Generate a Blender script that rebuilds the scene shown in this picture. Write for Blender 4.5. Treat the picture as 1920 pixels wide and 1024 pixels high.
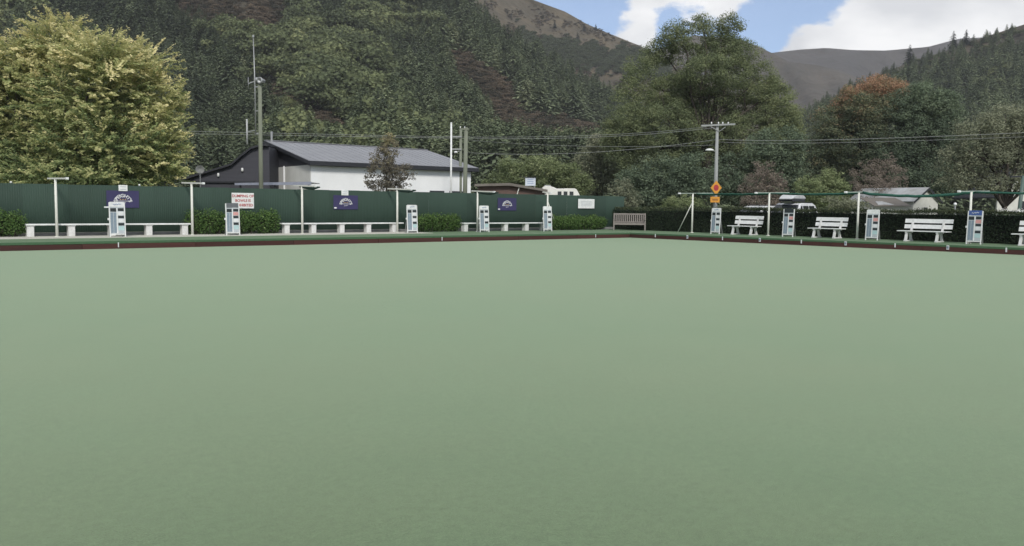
import bpy, bmesh, math, random
import numpy as np
from mathutils import Matrix, Vector
for o in list(bpy.data.objects): bpy.data.objects.remove(o)
random.seed(4); rng = np.random.default_rng(11)
sc = bpy.context.scene
COL = sc.collection
R = math.radians

# ------------------------------------------------------------ camera (calibrated from the two wall directions)
F = 1598.0                                   # focal length in photo pixels (1920 wide)
PITCH = math.atan(125/1598); ROLL = math.atan(.010); AZ = R(51.4); EYE = 1.5
fw = np.array([math.cos(AZ)*math.cos(PITCH), math.sin(AZ)*math.cos(PITCH), -math.sin(PITCH)])
rt = np.array([math.sin(AZ), -math.cos(AZ), 0.0]); up = np.cross(rt, fw)
c_, s_ = math.cos(ROLL), math.sin(ROLL)
RX = rt*c_ + up*s_; UX = -rt*s_ + up*c_
CAM = np.array([0, 0, EYE])
def ray(px, py): return fw*F + RX*(px-960) + UX*(512-py)
def ony(px, py, y): d = ray(px, py); return CAM + d*(y/d[1])
def onx(px, py, x): d = ray(px, py); return CAM + d*(x/d[0])
def at(px, py, depth): return CAM + ray(px, py)/F*depth
def horizon(px): return 387 + (px-960)*.010
cd = bpy.data.cameras.new('camera'); cam = bpy.data.objects.new('camera', cd); COL.objects.link(cam)
cd.sensor_width = 36; cd.lens = 36*F/1920; cd.clip_end = 20000; cd.clip_start = .05
M = Matrix(((RX[0], UX[0], -fw[0], 0), (RX[1], UX[1], -fw[1], 0), (RX[2], UX[2], -fw[2], EYE), (0, 0, 0, 1)))
cam.matrix_world = M
sc.camera = cam

# ------------------------------------------------------------ sky, sun, exposure
SUN_EL = R(38); SUN_DIR = np.array([-.48, -.88, 0]); SUN_DIR /= np.linalg.norm(SUN_DIR)
w = bpy.data.worlds.new('World'); sc.world = w; w.use_nodes = True
nt = w.node_tree; N = nt.nodes; L = nt.links
for n in list(N): N.remove(n)
def wn(t, **k):
    n = N.new(t)
    for a, b in k.items(): setattr(n, a, b)
    return n
def wmath(op, a, b=None, c=None, clamp=False):
    n = wn('ShaderNodeMath', operation=op, use_clamp=clamp)
    for i, v in enumerate((a, b, c)):
        if v is None: continue
        if isinstance(v, (int, float)): n.inputs[i].default_value = v
        else: L.new(v, n.inputs[i])
    return n.outputs[0]
sky = wn('ShaderNodeTexSky', sky_type='NISHITA', sun_disc=False)
sky.sun_elevation = SUN_EL; sky.sun_rotation = math.atan2(SUN_DIR[0], SUN_DIR[1])
sky.air_density = .7; sky.dust_density = .1; sky.ozone_density = 1.5; sky.altitude = 400
tc = wn('ShaderNodeTexCoord')
mp = wn('ShaderNodeMapping'); mp.inputs['Scale'].default_value = (1, 1, 2.2); L.new(tc.outputs['Generated'], mp.inputs[0])
def wnoise(scale, detail, rough, off):
    m = wn('ShaderNodeMapping'); m.inputs['Location'].default_value = off; L.new(mp.outputs[0], m.inputs[0])
    n = wn('ShaderNodeTexNoise'); n.inputs['Scale'].default_value = scale; n.inputs['Detail'].default_value = detail
    n.inputs['Roughness'].default_value = rough; L.new(m.outputs[0], n.inputs[0]); return n.outputs[0]
field = wnoise(14, 8, .64, (3.1, 1.7, .4))
field = wmath('ADD', wmath('MULTIPLY', wmath('SUBTRACT', field, .5), 1.7), .22)
def blob(px, py, rpx, wt, soft=.35):
    global field
    d = ray(px, py); d = d/np.linalg.norm(d)
    dn = wn('ShaderNodeVectorMath', operation='DOT_PRODUCT'); L.new(tc.outputs['Generated'], dn.inputs[0]); dn.inputs[1].default_value = d
    ang = wmath('ARCCOSINE', wmath('MINIMUM', dn.outputs['Value'], .9999999))
    mr = wn('ShaderNodeMapRange', interpolation_type='SMOOTHSTEP'); L.new(ang, mr.inputs[0])
    mr.inputs[1].default_value = rpx/F; mr.inputs[2].default_value = rpx/F*soft; mr.inputs[3].default_value = 0; mr.inputs[4].default_value = wt
    field = wmath('ADD', field, mr.outputs[0])
for b in ((1900, 20, 300, .6), (1720, 60, 190, .55), (1590, 88, 120, .5), (1500, 100, 70, .4), (1187, 52, 62, .42), (1300, -10, 95, .4), (1410, -15, 95, .38), (1210, -5, 50, .2),
          (1090, 5, 140, -.55), (1480, 40, 120, -.55), (1290, 62, 80, -.5), (1610, 0, 90, -.45), (1400, 75, 80, -.5), (1240, 30, 45, -.2)): blob(*b)
cm = wn('ShaderNodeMapRange', interpolation_type='SMOOTHSTEP'); L.new(field, cm.inputs[0]); cm.inputs[1].default_value = .03; cm.inputs[2].default_value = .36; cm.inputs[3].default_value = .13
sh = wn('ShaderNodeMapRange'); L.new(wnoise(7, 4, .55, (1.3, .2, 5.5)), sh.inputs[0]); sh.inputs[1].default_value = .35; sh.inputs[2].default_value = .65
ccol = wn('ShaderNodeMix', data_type='RGBA'); L.new(sh.outputs[0], ccol.inputs[0])
ccol.inputs[6].default_value = (5.3, 5.4, 5.6, 1); ccol.inputs[7].default_value = (7.6, 7.6, 7.6, 1)
skm = wn('ShaderNodeMix', data_type='RGBA'); L.new(cm.outputs[0], skm.inputs[0]); L.new(sky.outputs[0], skm.inputs[6]); L.new(ccol.outputs[2], skm.inputs[7])
bg = wn('ShaderNodeBackground'); bg.inputs[1].default_value = .075; L.new(skm.outputs[2], bg.inputs[0])
wo = wn('ShaderNodeOutputWorld'); L.new(bg.outputs[0], wo.inputs[0])
sd = bpy.data.lights.new('sun', 'SUN'); sd.energy = 1.5; sd.angle = R(12); sd.color = (1, .96, .9)
so = bpy.data.objects.new('sun', sd); COL.objects.link(so)
sv = Vector((SUN_DIR[0]*math.cos(SUN_EL), SUN_DIR[1]*math.cos(SUN_EL), math.sin(SUN_EL)))
so.rotation_euler = sv.to_track_quat('Z', 'Y').to_euler(); so.location = (0, 0, 60)
sc.view_settings.view_transform = 'Standard'; sc.view_settings.look = 'None'
sc.view_settings.exposure = 1.0; sc.view_settings.gamma = 1; sc.view_settings.use_curve_mapping = False
sc.cycles.use_light_tree = False; w.cycles.sampling_method = 'MANUAL'; w.cycles.sample_map_resolution = 512; sc.cycles.max_bounces = 4; sc.cycles.diffuse_bounces = 3; sc.cycles.glossy_bounces = 2; sc.cycles.transmission_bounces = 3

# ------------------------------------------------------------ materials
MATS = {}
def mat(name, col, rough=.8, col2=None, scale=6., amt=1., bump=0., bscale=40., metal=0., detail=5, spec=.3, sheen=0., scale3=None, bdist=.02, objrand=0.):
    if name in MATS: return MATS[name]
    m = bpy.data.materials.new(name); m.use_nodes = True; MATS[name] = m
    t = m.node_tree; b = t.nodes['Principled BSDF']
    b.inputs['Roughness'].default_value = rough; b.inputs['Metallic'].default_value = metal
    b.inputs['Specular IOR Level'].default_value = spec
    if sheen: b.inputs['Sheen Weight'].default_value = sheen; b.inputs['Sheen Roughness'].default_value = .42; b.inputs['Sheen Tint'].default_value = (.86, 1, .70, 1)
    tcn = t.nodes.new('ShaderNodeTexCoord')
    mpn = t.nodes.new('ShaderNodeMapping'); t.links.new(tcn.outputs['Object'], mpn.inputs[0])
    if scale3: mpn.inputs['Scale'].default_value = scale3
    if col2 is None: col2 = tuple(c*.8 for c in col)
    nz = t.nodes.new('ShaderNodeTexNoise'); nz.inputs['Scale'].default_value = scale; nz.inputs['Detail'].default_value = detail; nz.inputs['Roughness'].default_value = .6
    t.links.new(mpn.outputs[0], nz.inputs[0])
    mr = t.nodes.new('ShaderNodeMapRange'); t.links.new(nz.outputs[0], mr.inputs[0]); mr.inputs[1].default_value = .32; mr.inputs[2].default_value = .68; mr.inputs[4].default_value = amt
    mx = t.nodes.new('ShaderNodeMix'); mx.data_type = 'RGBA'; t.links.new(mr.outputs[0], mx.inputs[0])
    mx.inputs[6].default_value = (*col, 1); mx.inputs[7].default_value = (*col2, 1)
    t.links.new(mx.outputs[2], b.inputs['Base Color'])
    if objrand:
        oi = t.nodes.new('ShaderNodeObjectInfo'); orr = t.nodes.new('ShaderNodeMapRange'); t.links.new(oi.outputs['Random'], orr.inputs[0]); orr.inputs[3].default_value = 1-objrand; orr.inputs[4].default_value = 1+objrand
        mm = t.nodes.new('ShaderNodeMix'); mm.data_type = 'RGBA'; mm.blend_type = 'MULTIPLY'; mm.inputs[0].default_value = 1; t.links.new(mx.outputs[2], mm.inputs[6]); t.links.new(orr.outputs[0], mm.inputs[7]); t.links.new(mm.outputs[2], b.inputs['Base Color'])
    if bump:
        n2 = t.nodes.new('ShaderNodeTexNoise'); n2.inputs['Scale'].default_value = bscale; n2.inputs['Detail'].default_value = 4; t.links.new(mpn.outputs[0], n2.inputs[0])
        bp = t.nodes.new('ShaderNodeBump'); bp.inputs['Strength'].default_value = bump; bp.inputs['Distance'].default_value = bdist
        t.links.new(n2.outputs[0], bp.inputs['Height']); t.links.new(bp.outputs[0], b.inputs['Normal'])
    return m
def leafmat(name, stops, inst=False, trans=.28):
    """foliage: colour ramp over a per-leaf (or per-tree) tint value"""
    if name in MATS: return MATS[name]
    m = bpy.data.materials.new(name); m.use_nodes = True; MATS[name] = m
    t = m.node_tree
    for n in list(t.nodes): t.nodes.remove(n)
    a = t.nodes.new('ShaderNodeAttribute'); a.attribute_name = 'tint'
    val = a.outputs['Fac']
    if inst:
        a2 = t.nodes.new('ShaderNodeAttribute'); a2.attribute_name = 'tree_tint'; a2.attribute_type = 'INSTANCER'
        mm = t.nodes.new('ShaderNodeMath'); mm.operation = 'MULTIPLY_ADD'; t.links.new(a.outputs['Fac'], mm.inputs[0]); mm.inputs[1].default_value = .22; t.links.new(a2.outputs['Fac'], mm.inputs[2]); val = mm.outputs[0]
    cr = t.nodes.new('ShaderNodeValToRGB'); t.links.new(val, cr.inputs[0])
    e = cr.color_ramp.elements
    while len(e) < len(stops): e.new(.5)
    for i, (p, c) in enumerate(stops): e[i].position = p; e[i].color = (*c, 1)
    d = t.nodes.new('ShaderNodeBsdfDiffuse'); t.links.new(cr.outputs[0], d.inputs['Color'])
    tr = t.nodes.new('ShaderNodeBsdfTranslucent'); t.links.new(cr.outputs[0], tr.inputs[0])
    mx = t.nodes.new('ShaderNodeMixShader'); mx.inputs[0].default_value = trans; t.links.new(d.outputs[0], mx.inputs[1]); t.links.new(tr.outputs[0], mx.inputs[2])
    o = t.nodes.new('ShaderNodeOutputMaterial'); t.links.new(mx.outputs[0], o.inputs[0])
    return m

# ------------------------------------------------------------ mesh helpers
class MB:
    def __init__(s): s.v = []; s.f = []
    def box(s, x0, x1, y0, y1, z0, z1):
        i = len(s.v); s.v += [(x, y, z) for z in (z0, z1) for y in (y0, y1) for x in (x0, x1)]
        s.f += [tuple(i+k for k in q) for q in ((0, 2, 3, 1), (4, 5, 7, 6), (0, 1, 5, 4), (2, 6, 7, 3), (0, 4, 6, 2), (1, 3, 7, 5))]; return s
    def hexa(s, pts):
        i = len(s.v); s.v += [tuple(p) for p in pts]
        s.f += [tuple(i+k for k in q) for q in ((0, 3, 2, 1), (4, 5, 6, 7), (0, 1, 5, 4), (1, 2, 6, 5), (2, 3, 7, 6), (3, 0, 4, 7))]; return s
    def bar(s, a, b, wx, wz, upv=(0, 0, 1)):
        a = np.array(a, float); b = np.array(b, float); d = b-a; d /= np.linalg.norm(d)
        u = np.array(upv, float); sd_ = np.cross(d, u)
        if np.linalg.norm(sd_) < 1e-4: sd_ = np.cross(d, (1, 0, 0))
        sd_ /= np.linalg.norm(sd_); u2 = np.cross(sd_, d)
        P = lambda q: [q+sd_*sx*wx/2+u2*sz*wz/2 for sx, sz in ((-1, -1), (1, -1), (1, 1), (-1, 1))]
        return s.hexa(P(a)+P(b))
    def tube(s, pts, rad, seg=8, cap=True):
        pts = [np.array(p, float) for p in pts]
        if not hasattr(rad, '__len__'): rad = [rad]*len(pts)
        base = len(s.v); prev = None
        for k, p in enumerate(pts):
            d = pts[min(k+1, len(pts)-1)]-pts[max(k-1, 0)]; d = d/(np.linalg.norm(d)+1e-9)
            ref = np.array((0, 0, 1.)) if abs(d[2]) < .9 else np.array((1., 0, 0))
            u = np.cross(d, ref); u /= np.linalg.norm(u); v = np.cross(d, u)
            for j in range(seg):
                a = 2*math.pi*j/seg; s.v.append(tuple(p+(u*math.cos(a)+v*math.sin(a))*rad[k]))
        for k in range(len(pts)-1):
            for j in range(seg):
                a = base+k*seg+j; b = base+k*seg+(j+1) % seg; s.f.append((a, b, b+seg, a+seg))
        if cap:
            s.f.append(tuple(base+j for j in range(seg))[::-1]); s.f.append(tuple(base+(len(pts)-1)*seg+j for j in range(seg)))
        return s
    def lathe(s, prof, c=(0, 0, 0), seg=16, axis='z'):
        base = len(s.v)
        for r_, h in prof:
            for j in range(seg):
                a = 2*math.pi*j/seg; x, y, z = r_*math.cos(a), r_*math.sin(a), h
                if axis == 'y': x, y, z = x, h, y
                s.v.append((c[0]+x, c[1]+y, c[2]+z))
        for k in range(len(prof)-1):
            for j in range(seg):
                a = base+k*seg+j; b = base+k*seg+(j+1) % seg; s.f.append((a, b, b+seg, a+seg))
        return s
    def prism(s, poly, y0, y1):
        """polygon in xz extruded along y"""
        i = len(s.v); n = len(poly)
        s.v += [(x, y0, z) for x, z in poly]+[(x, y1, z) for x, z in poly]
        s.f.append(tuple(range(i, i+n))); s.f.append(tuple(range(i+2*n-1, i+n-1, -1)))
        for k in range(n): s.f.append((i+k, i+n+k, i+n+(k+1) % n, i+(k+1) % n))
        return s
    def mesh(s, name, m=None, smooth=False, bevel=0):
        me = bpy.data.meshes.new(name); me.from_pydata([tuple(map(float, v)) for v in s.v], [], s.f)
        bm = bmesh.new(); bm.from_mesh(me)
        bmesh.ops.recalc_face_normals(bm, faces=bm.faces)
        if bevel: bmesh.ops.bevel(bm, geom=list(bm.edges), offset=bevel, segments=1, affect='EDGES', clamp_overlap=True)
        bm.to_mesh(me); bm.free()
        if m: me.materials.append(m)
        if smooth: me.polygons.foreach_set('use_smooth', [True]*len(me.polygons))
        me.update(); return me
def link(name, me, parent=None, loc=None):
    o = bpy.data.objects.new(name, me); COL.objects.link(o)
    if parent: o.parent = parent
    if loc is not None: o.location = tuple(map(float, loc))
    return o
def tag(o, label, cat, group=None):
    o['label'] = label; o['category'] = cat
    if group: o['group'] = group
    return o
def thing(name, label, cat, loc=(0, 0, 0), rz=0, group=None):
    o = bpy.data.objects.new(name, None); COL.objects.link(o); o.location = tuple(map(float, loc)); o.rotation_euler = (0, 0, rz)
    o.empty_display_size = .2
    return tag(o, label, cat, group)
def struct(name, me): o = link(name, me); o['kind'] = 'structure'; return o
def fastmesh(name, verts, quads, m, tint=None):
    me = bpy.data.meshes.new(name); nv = len(verts); nq = len(quads)
    me.vertices.add(nv); me.vertices.foreach_set('co', np.asarray(verts, np.float32).ravel())
    me.loops.add(nq*4); me.loops.foreach_set('vertex_index', np.asarray(quads, np.int32).ravel())
    me.polygons.add(nq); me.polygons.foreach_set('loop_start', np.arange(0, nq*4, 4, dtype=np.int32))
    me.update(calc_edges=True)
    if tint is not None:
        a = me.attributes.new('tint', 'FLOAT', 'POINT'); a.data.foreach_set('value', np.asarray(tint, np.float32))
    if m: me.materials.append(m)
    return me
def unit(v): return v/(np.linalg.norm(v, axis=-1, keepdims=True)+1e-9)
def leaves(cent, axis, normal, ln, wd):
    """rhombic leaves: centre, long axis, normal, length, width -> verts, quads"""
    axis = unit(axis); side = unit(np.cross(normal, axis)); nrm = unit(np.cross(axis, side))
    ln = np.asarray(ln)[:, None]; wd = np.asarray(wd)[:, None]
    v = np.stack([cent-axis*ln/2, cent+side*wd/2+nrm*wd*.12, cent+axis*ln/2, cent-side*wd/2+nrm*wd*.12], 1).reshape(-1, 3)
    return v, np.arange(len(v), dtype=np.int32).reshape(-1, 4)
def vnoise(p, s=1., seed=0):
    """cheap smooth pseudo noise in about -1..1"""
    p = np.asarray(p)*s; k = np.random.default_rng(seed); out = 0
    for i in range(5):
        d = k.normal(size=3); out = out+np.sin(p@d*(1+.35*i)+k.uniform(0, 6.28))
    return out/2.6

# ------------------------------------------------------------ the setting: ground, green, bank
ZB = .23; GY = 29.62; BANKY = 29.92                # bank level; edge of the green; face of the ditch board
GX0, GX1 = 31.1, 32.45                             # right edge of the green at y=29.62 and y=10 (slightly skewed)
def bx(y, off=0): return 31.15+(29.62-y)*.055+off
mb = MB(); BIG = 6000
xs = (-BIG, -30, 34.2, BIG); ys = (-BIG, -12, 30.3, BIG)
for i in range(3):
    for j in range(3):
        z = -.10 if (i == 1 and j == 1) else .17
        k = len(mb.v); mb.v += [(xs[i], ys[j], z), (xs[i+1], ys[j], z), (xs[i+1], ys[j+1], z), (xs[i], ys[j+1], z)]; mb.f.append((k, k+1, k+2, k+3))
struct('ground', mb.mesh('ground', mat('ground_grass', (.07, .10, .045), .95, (.11, .11, .06), .5)))
# the synthetic green
carpet = mat('green_carpet', (.056, .106, .049), .95, (.047, .092, .041), 1.1, 1, sheen=.68, spec=.08)
def carpet_nodes():
    t = carpet.node_tree; b = t.nodes['Principled BSDF']; mx = [n for n in t.nodes if n.type == 'MIX'][0]
    tcn = [n for n in t.nodes if n.type == 'TEX_COORD'][0]
    def noise(s, d=2):
        n = t.nodes.new('ShaderNodeTexNoise'); n.inputs['Scale'].default_value = s; n.inputs['Detail'].default_value = d; n.inputs['Roughness'].default_value = .65; t.links.new(tcn.outputs['Object'], n.inputs[0]); return n
    big = noise(.16, 4); mr = t.nodes.new('ShaderNodeMapRange'); t.links.new(big.outputs[0], mr.inputs[0]); mr.inputs[1].default_value = .35; mr.inputs[2].default_value = .65; mr.inputs[4].default_value = .75
    m2 = t.nodes.new('ShaderNodeMix'); m2.data_type = 'RGBA'; t.links.new(mr.outputs[0], m2.inputs[0]); t.links.new(mx.outputs[2], m2.inputs[6]); m2.inputs[7].default_value = (.078, .106, .052, 1)
    g = noise(85, 3); m3 = t.nodes.new('ShaderNodeMix'); m3.data_type = 'RGBA'; m3.blend_type = 'MULTIPLY'
    gr = t.nodes.new('ShaderNodeMapRange'); t.links.new(g.outputs[0], gr.inputs[0]); gr.inputs[1].default_value = .3; gr.inputs[2].default_value = .7; gr.inputs[3].default_value = .62; gr.inputs[4].default_value = 1.38
    md = noise(17, 4); mdr = t.nodes.new('ShaderNodeMapRange'); t.links.new(md.outputs[0], mdr.inputs[0]); mdr.inputs[1].default_value = .3; mdr.inputs[2].default_value = .7; mdr.inputs[3].default_value = .78; mdr.inputs[4].default_value = 1.22
    m4 = t.nodes.new('ShaderNodeMix'); m4.data_type = 'RGBA'; m4.blend_type = 'MULTIPLY'; m4.inputs[0].default_value = 1; t.links.new(m2.outputs[2], m4.inputs[6]); t.links.new(mdr.outputs[0], m4.inputs[7])
    m3.inputs[0].default_value = 1; t.links.new(m4.outputs[2], m3.inputs[6]); t.links.new(gr.outputs[0], m3.inputs[7]); t.links.new(m3.outputs[2], b.inputs['Base Color'])
    bp = t.nodes.new('ShaderNodeBump'); bp.inputs['Strength'].default_value = .5; bp.inputs['Distance'].default_value = .004; t.links.new(noise(160, 3).outputs[0], bp.inputs['Height']); t.links.new(bp.outputs[0], b.inputs['Normal'])
carpet_nodes()
mb = MB(); xr = lambda y: bx(y)
pts = [(-26, -9), (bx(-9), -9), (bx(GY), GY), (-26, GY)]
k = 0; mb.v = [(x, y, 0) for x, y in pts]+[(x, y, -.09) for x, y in pts]; mb.f = [(0, 1, 2, 3)]+[(i, (i+1) % 4, 4+(i+1) % 4, 4+i) for i in range(4)]
struct('bowling_green', mb.mesh('bowling_green', carpet))
# ditch boards and turf bank
turf = mat('bank_turf', (.105, .17, .095), .95, (.13, .19, .11), 2.5, 1, bump=.4, bscale=120)
lipm = mat('bank_turf_edge', (.05, .115, .055), .95, (.07, .13, .07), 9, 1)
board = mat('ditch_board_paint', (.072, .027, .021), .7, (.050, .021, .018), 3, 1, scale3=(.3, .3, 4), objrand=.16)
D = .33
ca = (bx(BANKY, D), BANKY)
y1 = -8
ws = struct('ditch_wall', MB().box(-26, ca[0]+.05, BANKY+.031, BANKY+.05, -.095, ZB-.075).mesh('ditch_back', mat('ditch_dark', (.02, .012, .01), .9)))
bl = 3.6; nbd = int((ca[0]+26)/bl)+1; bme = MB().box(0, bl-.012, 0, .03, -.09, ZB-.055).mesh('board', board, bevel=.004)
for i in range(nbd): link('board', bme, ws, (ca[0]-(i+1)*bl-.005, BANKY+.002*((i*5) % 3), 0))
wr = struct('ditch_wall_right', MB().hexa([(ca[0]+.035, BANKY+.04, -.095), (bx(y1, D)+.035, y1, -.095), (bx(y1, D+.06), y1, -.095), (ca[0]+.06, BANKY+.04, -.095), (ca[0]+.035, BANKY+.04, ZB-.075), (bx(y1, D)+.035, y1, ZB-.075), (bx(y1, D+.06), y1, ZB-.075), (ca[0]+.06, BANKY+.04, ZB-.075)]).mesh('ditch_back', MATS['ditch_dark']))
ang = math.atan2(-1, .055)
for i in range(10):
    yy_ = BANKY-.003-i*bl*math.cos(.055); o = link('board', bme, wr, (bx(yy_, D), yy_, 0)); o.rotation_euler = (0, 0, ang)
mb = MB(); mb.box(-26, ca[0]+.06, BANKY-.012, BANKY+.2, ZB-.07, ZB+.004); struct('bank_edge', mb.mesh('bank_edge', lipm))
mb = MB(); e0 = D-.012; e1 = D+.2
mb.hexa([(bx(BANKY, e0), BANKY, ZB-.07), (bx(y1, e0), y1, ZB-.07), (bx(y1, e1), y1, ZB-.07), (bx(BANKY, e1), BANKY, ZB-.07), (bx(BANKY, e0), BANKY, ZB+.003), (bx(y1, e0), y1, ZB+.003), (bx(y1, e1), y1, ZB+.003), (bx(BANKY, e1), BANKY, ZB+.003)])
struct('bank_edge_right', mb.mesh('bank_edge', lipm))
mb = MB(); mb.v = [(-26, BANKY+.06, ZB), (bx(BANKY, D)+.05, BANKY+.06, ZB), (41, BANKY+.06, ZB), (41, 35.9, ZB), (-26, 35.9, ZB), (bx(y1, D+.05), y1, ZB), (41, y1, ZB)]
mb.f = [(0, 1, 2, 3, 4), (1, 5, 6, 2)]; struct('bank', mb.mesh('bank', turf))
mb = MB(); mb.box(-26, 21.6, 32.9, 35.55, ZB-.05, ZB+.014); struct('path', mb.mesh('path', mat('pale_concrete', (.50, .49, .43), .9, (.42, .41, .36), 2, 1)))

# ------------------------------------------------------------ hills (terrain round the valley)
HILLS = {}
def lerp_tab(tab, x): return np.interp(x, [p[0] for p in tab], [p[1] for p in tab])
def hill_pt(h, px, t):
    """surface point: column px of the skyline, t = 0 foot .. 1 crest"""
    px = np.asarray(px, float); t = np.asarray(t, float)
    foot = horizon(px)+h['foot']; skyl = lerp_tab(h['sky'], px)
    py = foot+(skyl-foot)*t
    dep = h['d0']+(h['d1']-h['d0'])*t**h.get('pw', 1.)
    nz = np.sin(px*.013+t*5+h['seed'])+.6*np.sin(px*.031-t*9+h['seed']*2)+.35*np.sin(px*.07+t*14)
    dep = dep*(1+.045*nz*np.sin(np.clip(t, 0, 1)*math.pi)**.5*h.get('rough', 1))
    d = fw*F+np.multiply.outer(px-960, RX)+np.multiply.outer(512-py, UX)
    return CAM+d/F*dep[..., None]
def hill(name, sky, d0, d1, m, foot=14, seed=1., x0=None, x1=None, nx=150, ny=44, **k):
    h = dict(sky=sky, d0=d0, d1=d1, foot=foot, seed=seed, **k); HILLS[name] = h
    x0 = sky[0][0] if x0 is None else x0; x1 = sky[-1][0] if x1 is None else x1
    X, T = np.meshgrid(np.linspace(x0, x1, nx), np.linspace(0, 1, ny))
    P = hill_pt(h, X.ravel(), T.ravel()).reshape(ny, nx, 3)
    crest = P[-1]; out = unit(crest*np.array([1, 1, 0]))
    back = [crest+out*d1*f_-np.array([0, 0, 1])*np.maximum(crest[:, 2:3], 0)*z_ for f_, z_ in ((.05, .03), (.2, .25), (.45, 1.0))]
    P = np.concatenate([P, np.stack(back)], 0); r_, c = P.shape[:2]
    P[..., 2] = np.maximum(P[..., 2], -1.5)
    idx = np.arange(r_*c).reshape(r_, c); q = np.stack([idx[:-1, :-1], idx[:-1, 1:], idx[1:, 1:], idx[1:, :-1]], -1).reshape(-1, 4)
    me = fastmesh(name, P.reshape(-1, 3), q, m); me.polygons.foreach_set('use_smooth', [True]*len(me.polygons))
    return struct(name, me)
scrubm = mat('scrub_slope', (.082, .066, .048), .95, (.045, .045, .032), .05, 1, bump=1, bdist=2, bscale=.25, detail=9)
goldm = mat('tussock_slope', (.112, .090, .056), .95, (.055, .049, .035), .045, 1, bump=1, bdist=4, bscale=.06, detail=10)
brownm = mat('bare_brown_slope', (.082, .070, .054), .95, (.044, .042, .036), .02, 1, bump=1, bdist=12, bscale=.025, detail=10)
farm = mat('far_grey_slope', (.064, .057, .050), .95, (.045, .042, .039), .008, 1, bump=1, bdist=20, bscale=.012, detail=10)
SK1 = [(-1500, -60), (-900, -110), (-400, -220), (0, -210), (300, -170), (560, -90), (700, -90), (850, -12), (900, 45), (1000, 112), (1100, 174), (1145, 195), (1250, 250), (1350, 300), (1450, 345), (1520, 385)]
SK2 = [(640, -150), (800, -115), (900, -60), (1000, 0), (1060, 22), (1100, 45), (1140, 62), (1200, 86), (1260, 118), (1330, 150), (1400, 190), (1500, 250)]
SK3 = [(1120, 170), (1230, 95), (1300, 66), (1380, 72), (1420, 86), (1450, 101), (1480, 116), (1530, 122), (1580, 133), (1640, 160), (1720, 210), (1800, 260)]
SK4 = [(1100, 140), (1250, 118), (1350, 110), (1440, 100), (1500, 93), (1550, 90), (1600, 94), (1660, 95), (1740, 88), (1800, 72), (1950, 66), (2200, 90)]
SK5 = [(1360, 372), (1440, 285), (1500, 215), (1580, 172), (1640, 148), (1700, 118), (1760, 100), (1850, 68), (1920, 46), (2100, 0), (2500, -70), (3000, -60), (3600, 40)]
hill('hill_forest_left', SK1, 150, 470, scrubm, seed=1.3, nx=260)
hill('hill_golden', SK2, 330, 820, goldm, seed=2.1, nx=120, ny=60, rough=.8)
hill('hill_brown', SK3, 600, 1150, brownm, seed=3.7, nx=90, rough=1.0)
hill('hill_far', SK4, 900, 1500, farm, seed=.7, nx=90, rough=.9)
hill('hill_forest_right', SK5, 170, 520, scrubm, seed=4.4, nx=180)

# ------------------------------------------------------------ forest on the hills (uncountable: instanced)
def conifer_arrays(seed, hgt=1., wid=.24, levels=24, top=.012, ragged=.4):
    g = np.random.default_rng(seed); C, A, Nn, Ln, Wd, T = [], [], [], [], [], []
    for i in range(levels):
        z = .10+.88*(i/(levels-1))**.95; rad = wid*(1-z)**.75*(1+g.normal()*.08)+top
        nb = max(4, int(15*(1-z)+5))
        for j in range(nb):
            a = g.uniform(0, 6.28); rr = rad*(1+g.normal()*ragged*.6); dr = np.array([math.cos(a), math.sin(a), -.35+g.normal()*.15])
            for s in (.3, .62, .95):
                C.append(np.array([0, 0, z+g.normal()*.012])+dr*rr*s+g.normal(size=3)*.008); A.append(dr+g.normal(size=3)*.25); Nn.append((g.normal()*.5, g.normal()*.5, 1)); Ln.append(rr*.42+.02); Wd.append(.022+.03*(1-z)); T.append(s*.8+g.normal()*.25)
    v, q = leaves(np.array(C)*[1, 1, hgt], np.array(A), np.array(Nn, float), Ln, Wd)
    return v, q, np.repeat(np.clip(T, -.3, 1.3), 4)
def blob_arrays(seed, n=800, squash=.85, lobes=7, leaf=.085, foot=.12):
    g = np.random.default_rng(seed); C, A, Nn, T = [], [], [], []
    lb = [(g.normal(size=3)*[.2, .2, .13]+[0, 0, .56], g.uniform(.2, .34)) for _ in range(lobes)]
    for k in range(n):
        c, r_ = lb[k % lobes]; d = unit(g.normal(size=3)); d[2] = abs(d[2])*.9 if g.random() < .75 else d[2]
        C.append(c+d*r_*g.uniform(.75, 1.08)*[1, 1, squash]); A.append(g.normal(size=3)); Nn.append(d+g.normal(size=3)*.5); T.append(g.normal()*.35+.4)
    C = np.array(C); C[:, 2] = np.maximum(C[:, 2], foot*g.random(len(C)))
    v, q = leaves(C, np.array(A), np.array(Nn), g.uniform(.7, 1.3, n)*leaf, g.uniform(.6, 1., n)*leaf)
    return v, q, np.repeat(np.clip(T, -.3, 1.3), 4)
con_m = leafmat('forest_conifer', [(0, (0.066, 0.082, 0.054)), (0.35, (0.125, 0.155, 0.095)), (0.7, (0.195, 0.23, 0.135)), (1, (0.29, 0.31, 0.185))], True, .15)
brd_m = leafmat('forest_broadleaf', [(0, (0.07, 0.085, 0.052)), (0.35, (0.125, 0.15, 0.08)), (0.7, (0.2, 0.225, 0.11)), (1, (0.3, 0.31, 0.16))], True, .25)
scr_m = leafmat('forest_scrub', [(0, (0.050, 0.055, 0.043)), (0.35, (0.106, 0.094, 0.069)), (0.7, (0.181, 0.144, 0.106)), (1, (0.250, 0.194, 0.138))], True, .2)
protos = bpy.data.collections.new('forest_prototypes')
def proto(name, arr, m):
    o = bpy.data.objects.new(name, fastmesh(name, arr[0], arr[1], m, arr[2])); protos.objects.link(o)
for i in range(4): proto('a%d' % i, conifer_arrays(20+i, wid=(.2, .25, .29, .22)[i]), con_m)
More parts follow.
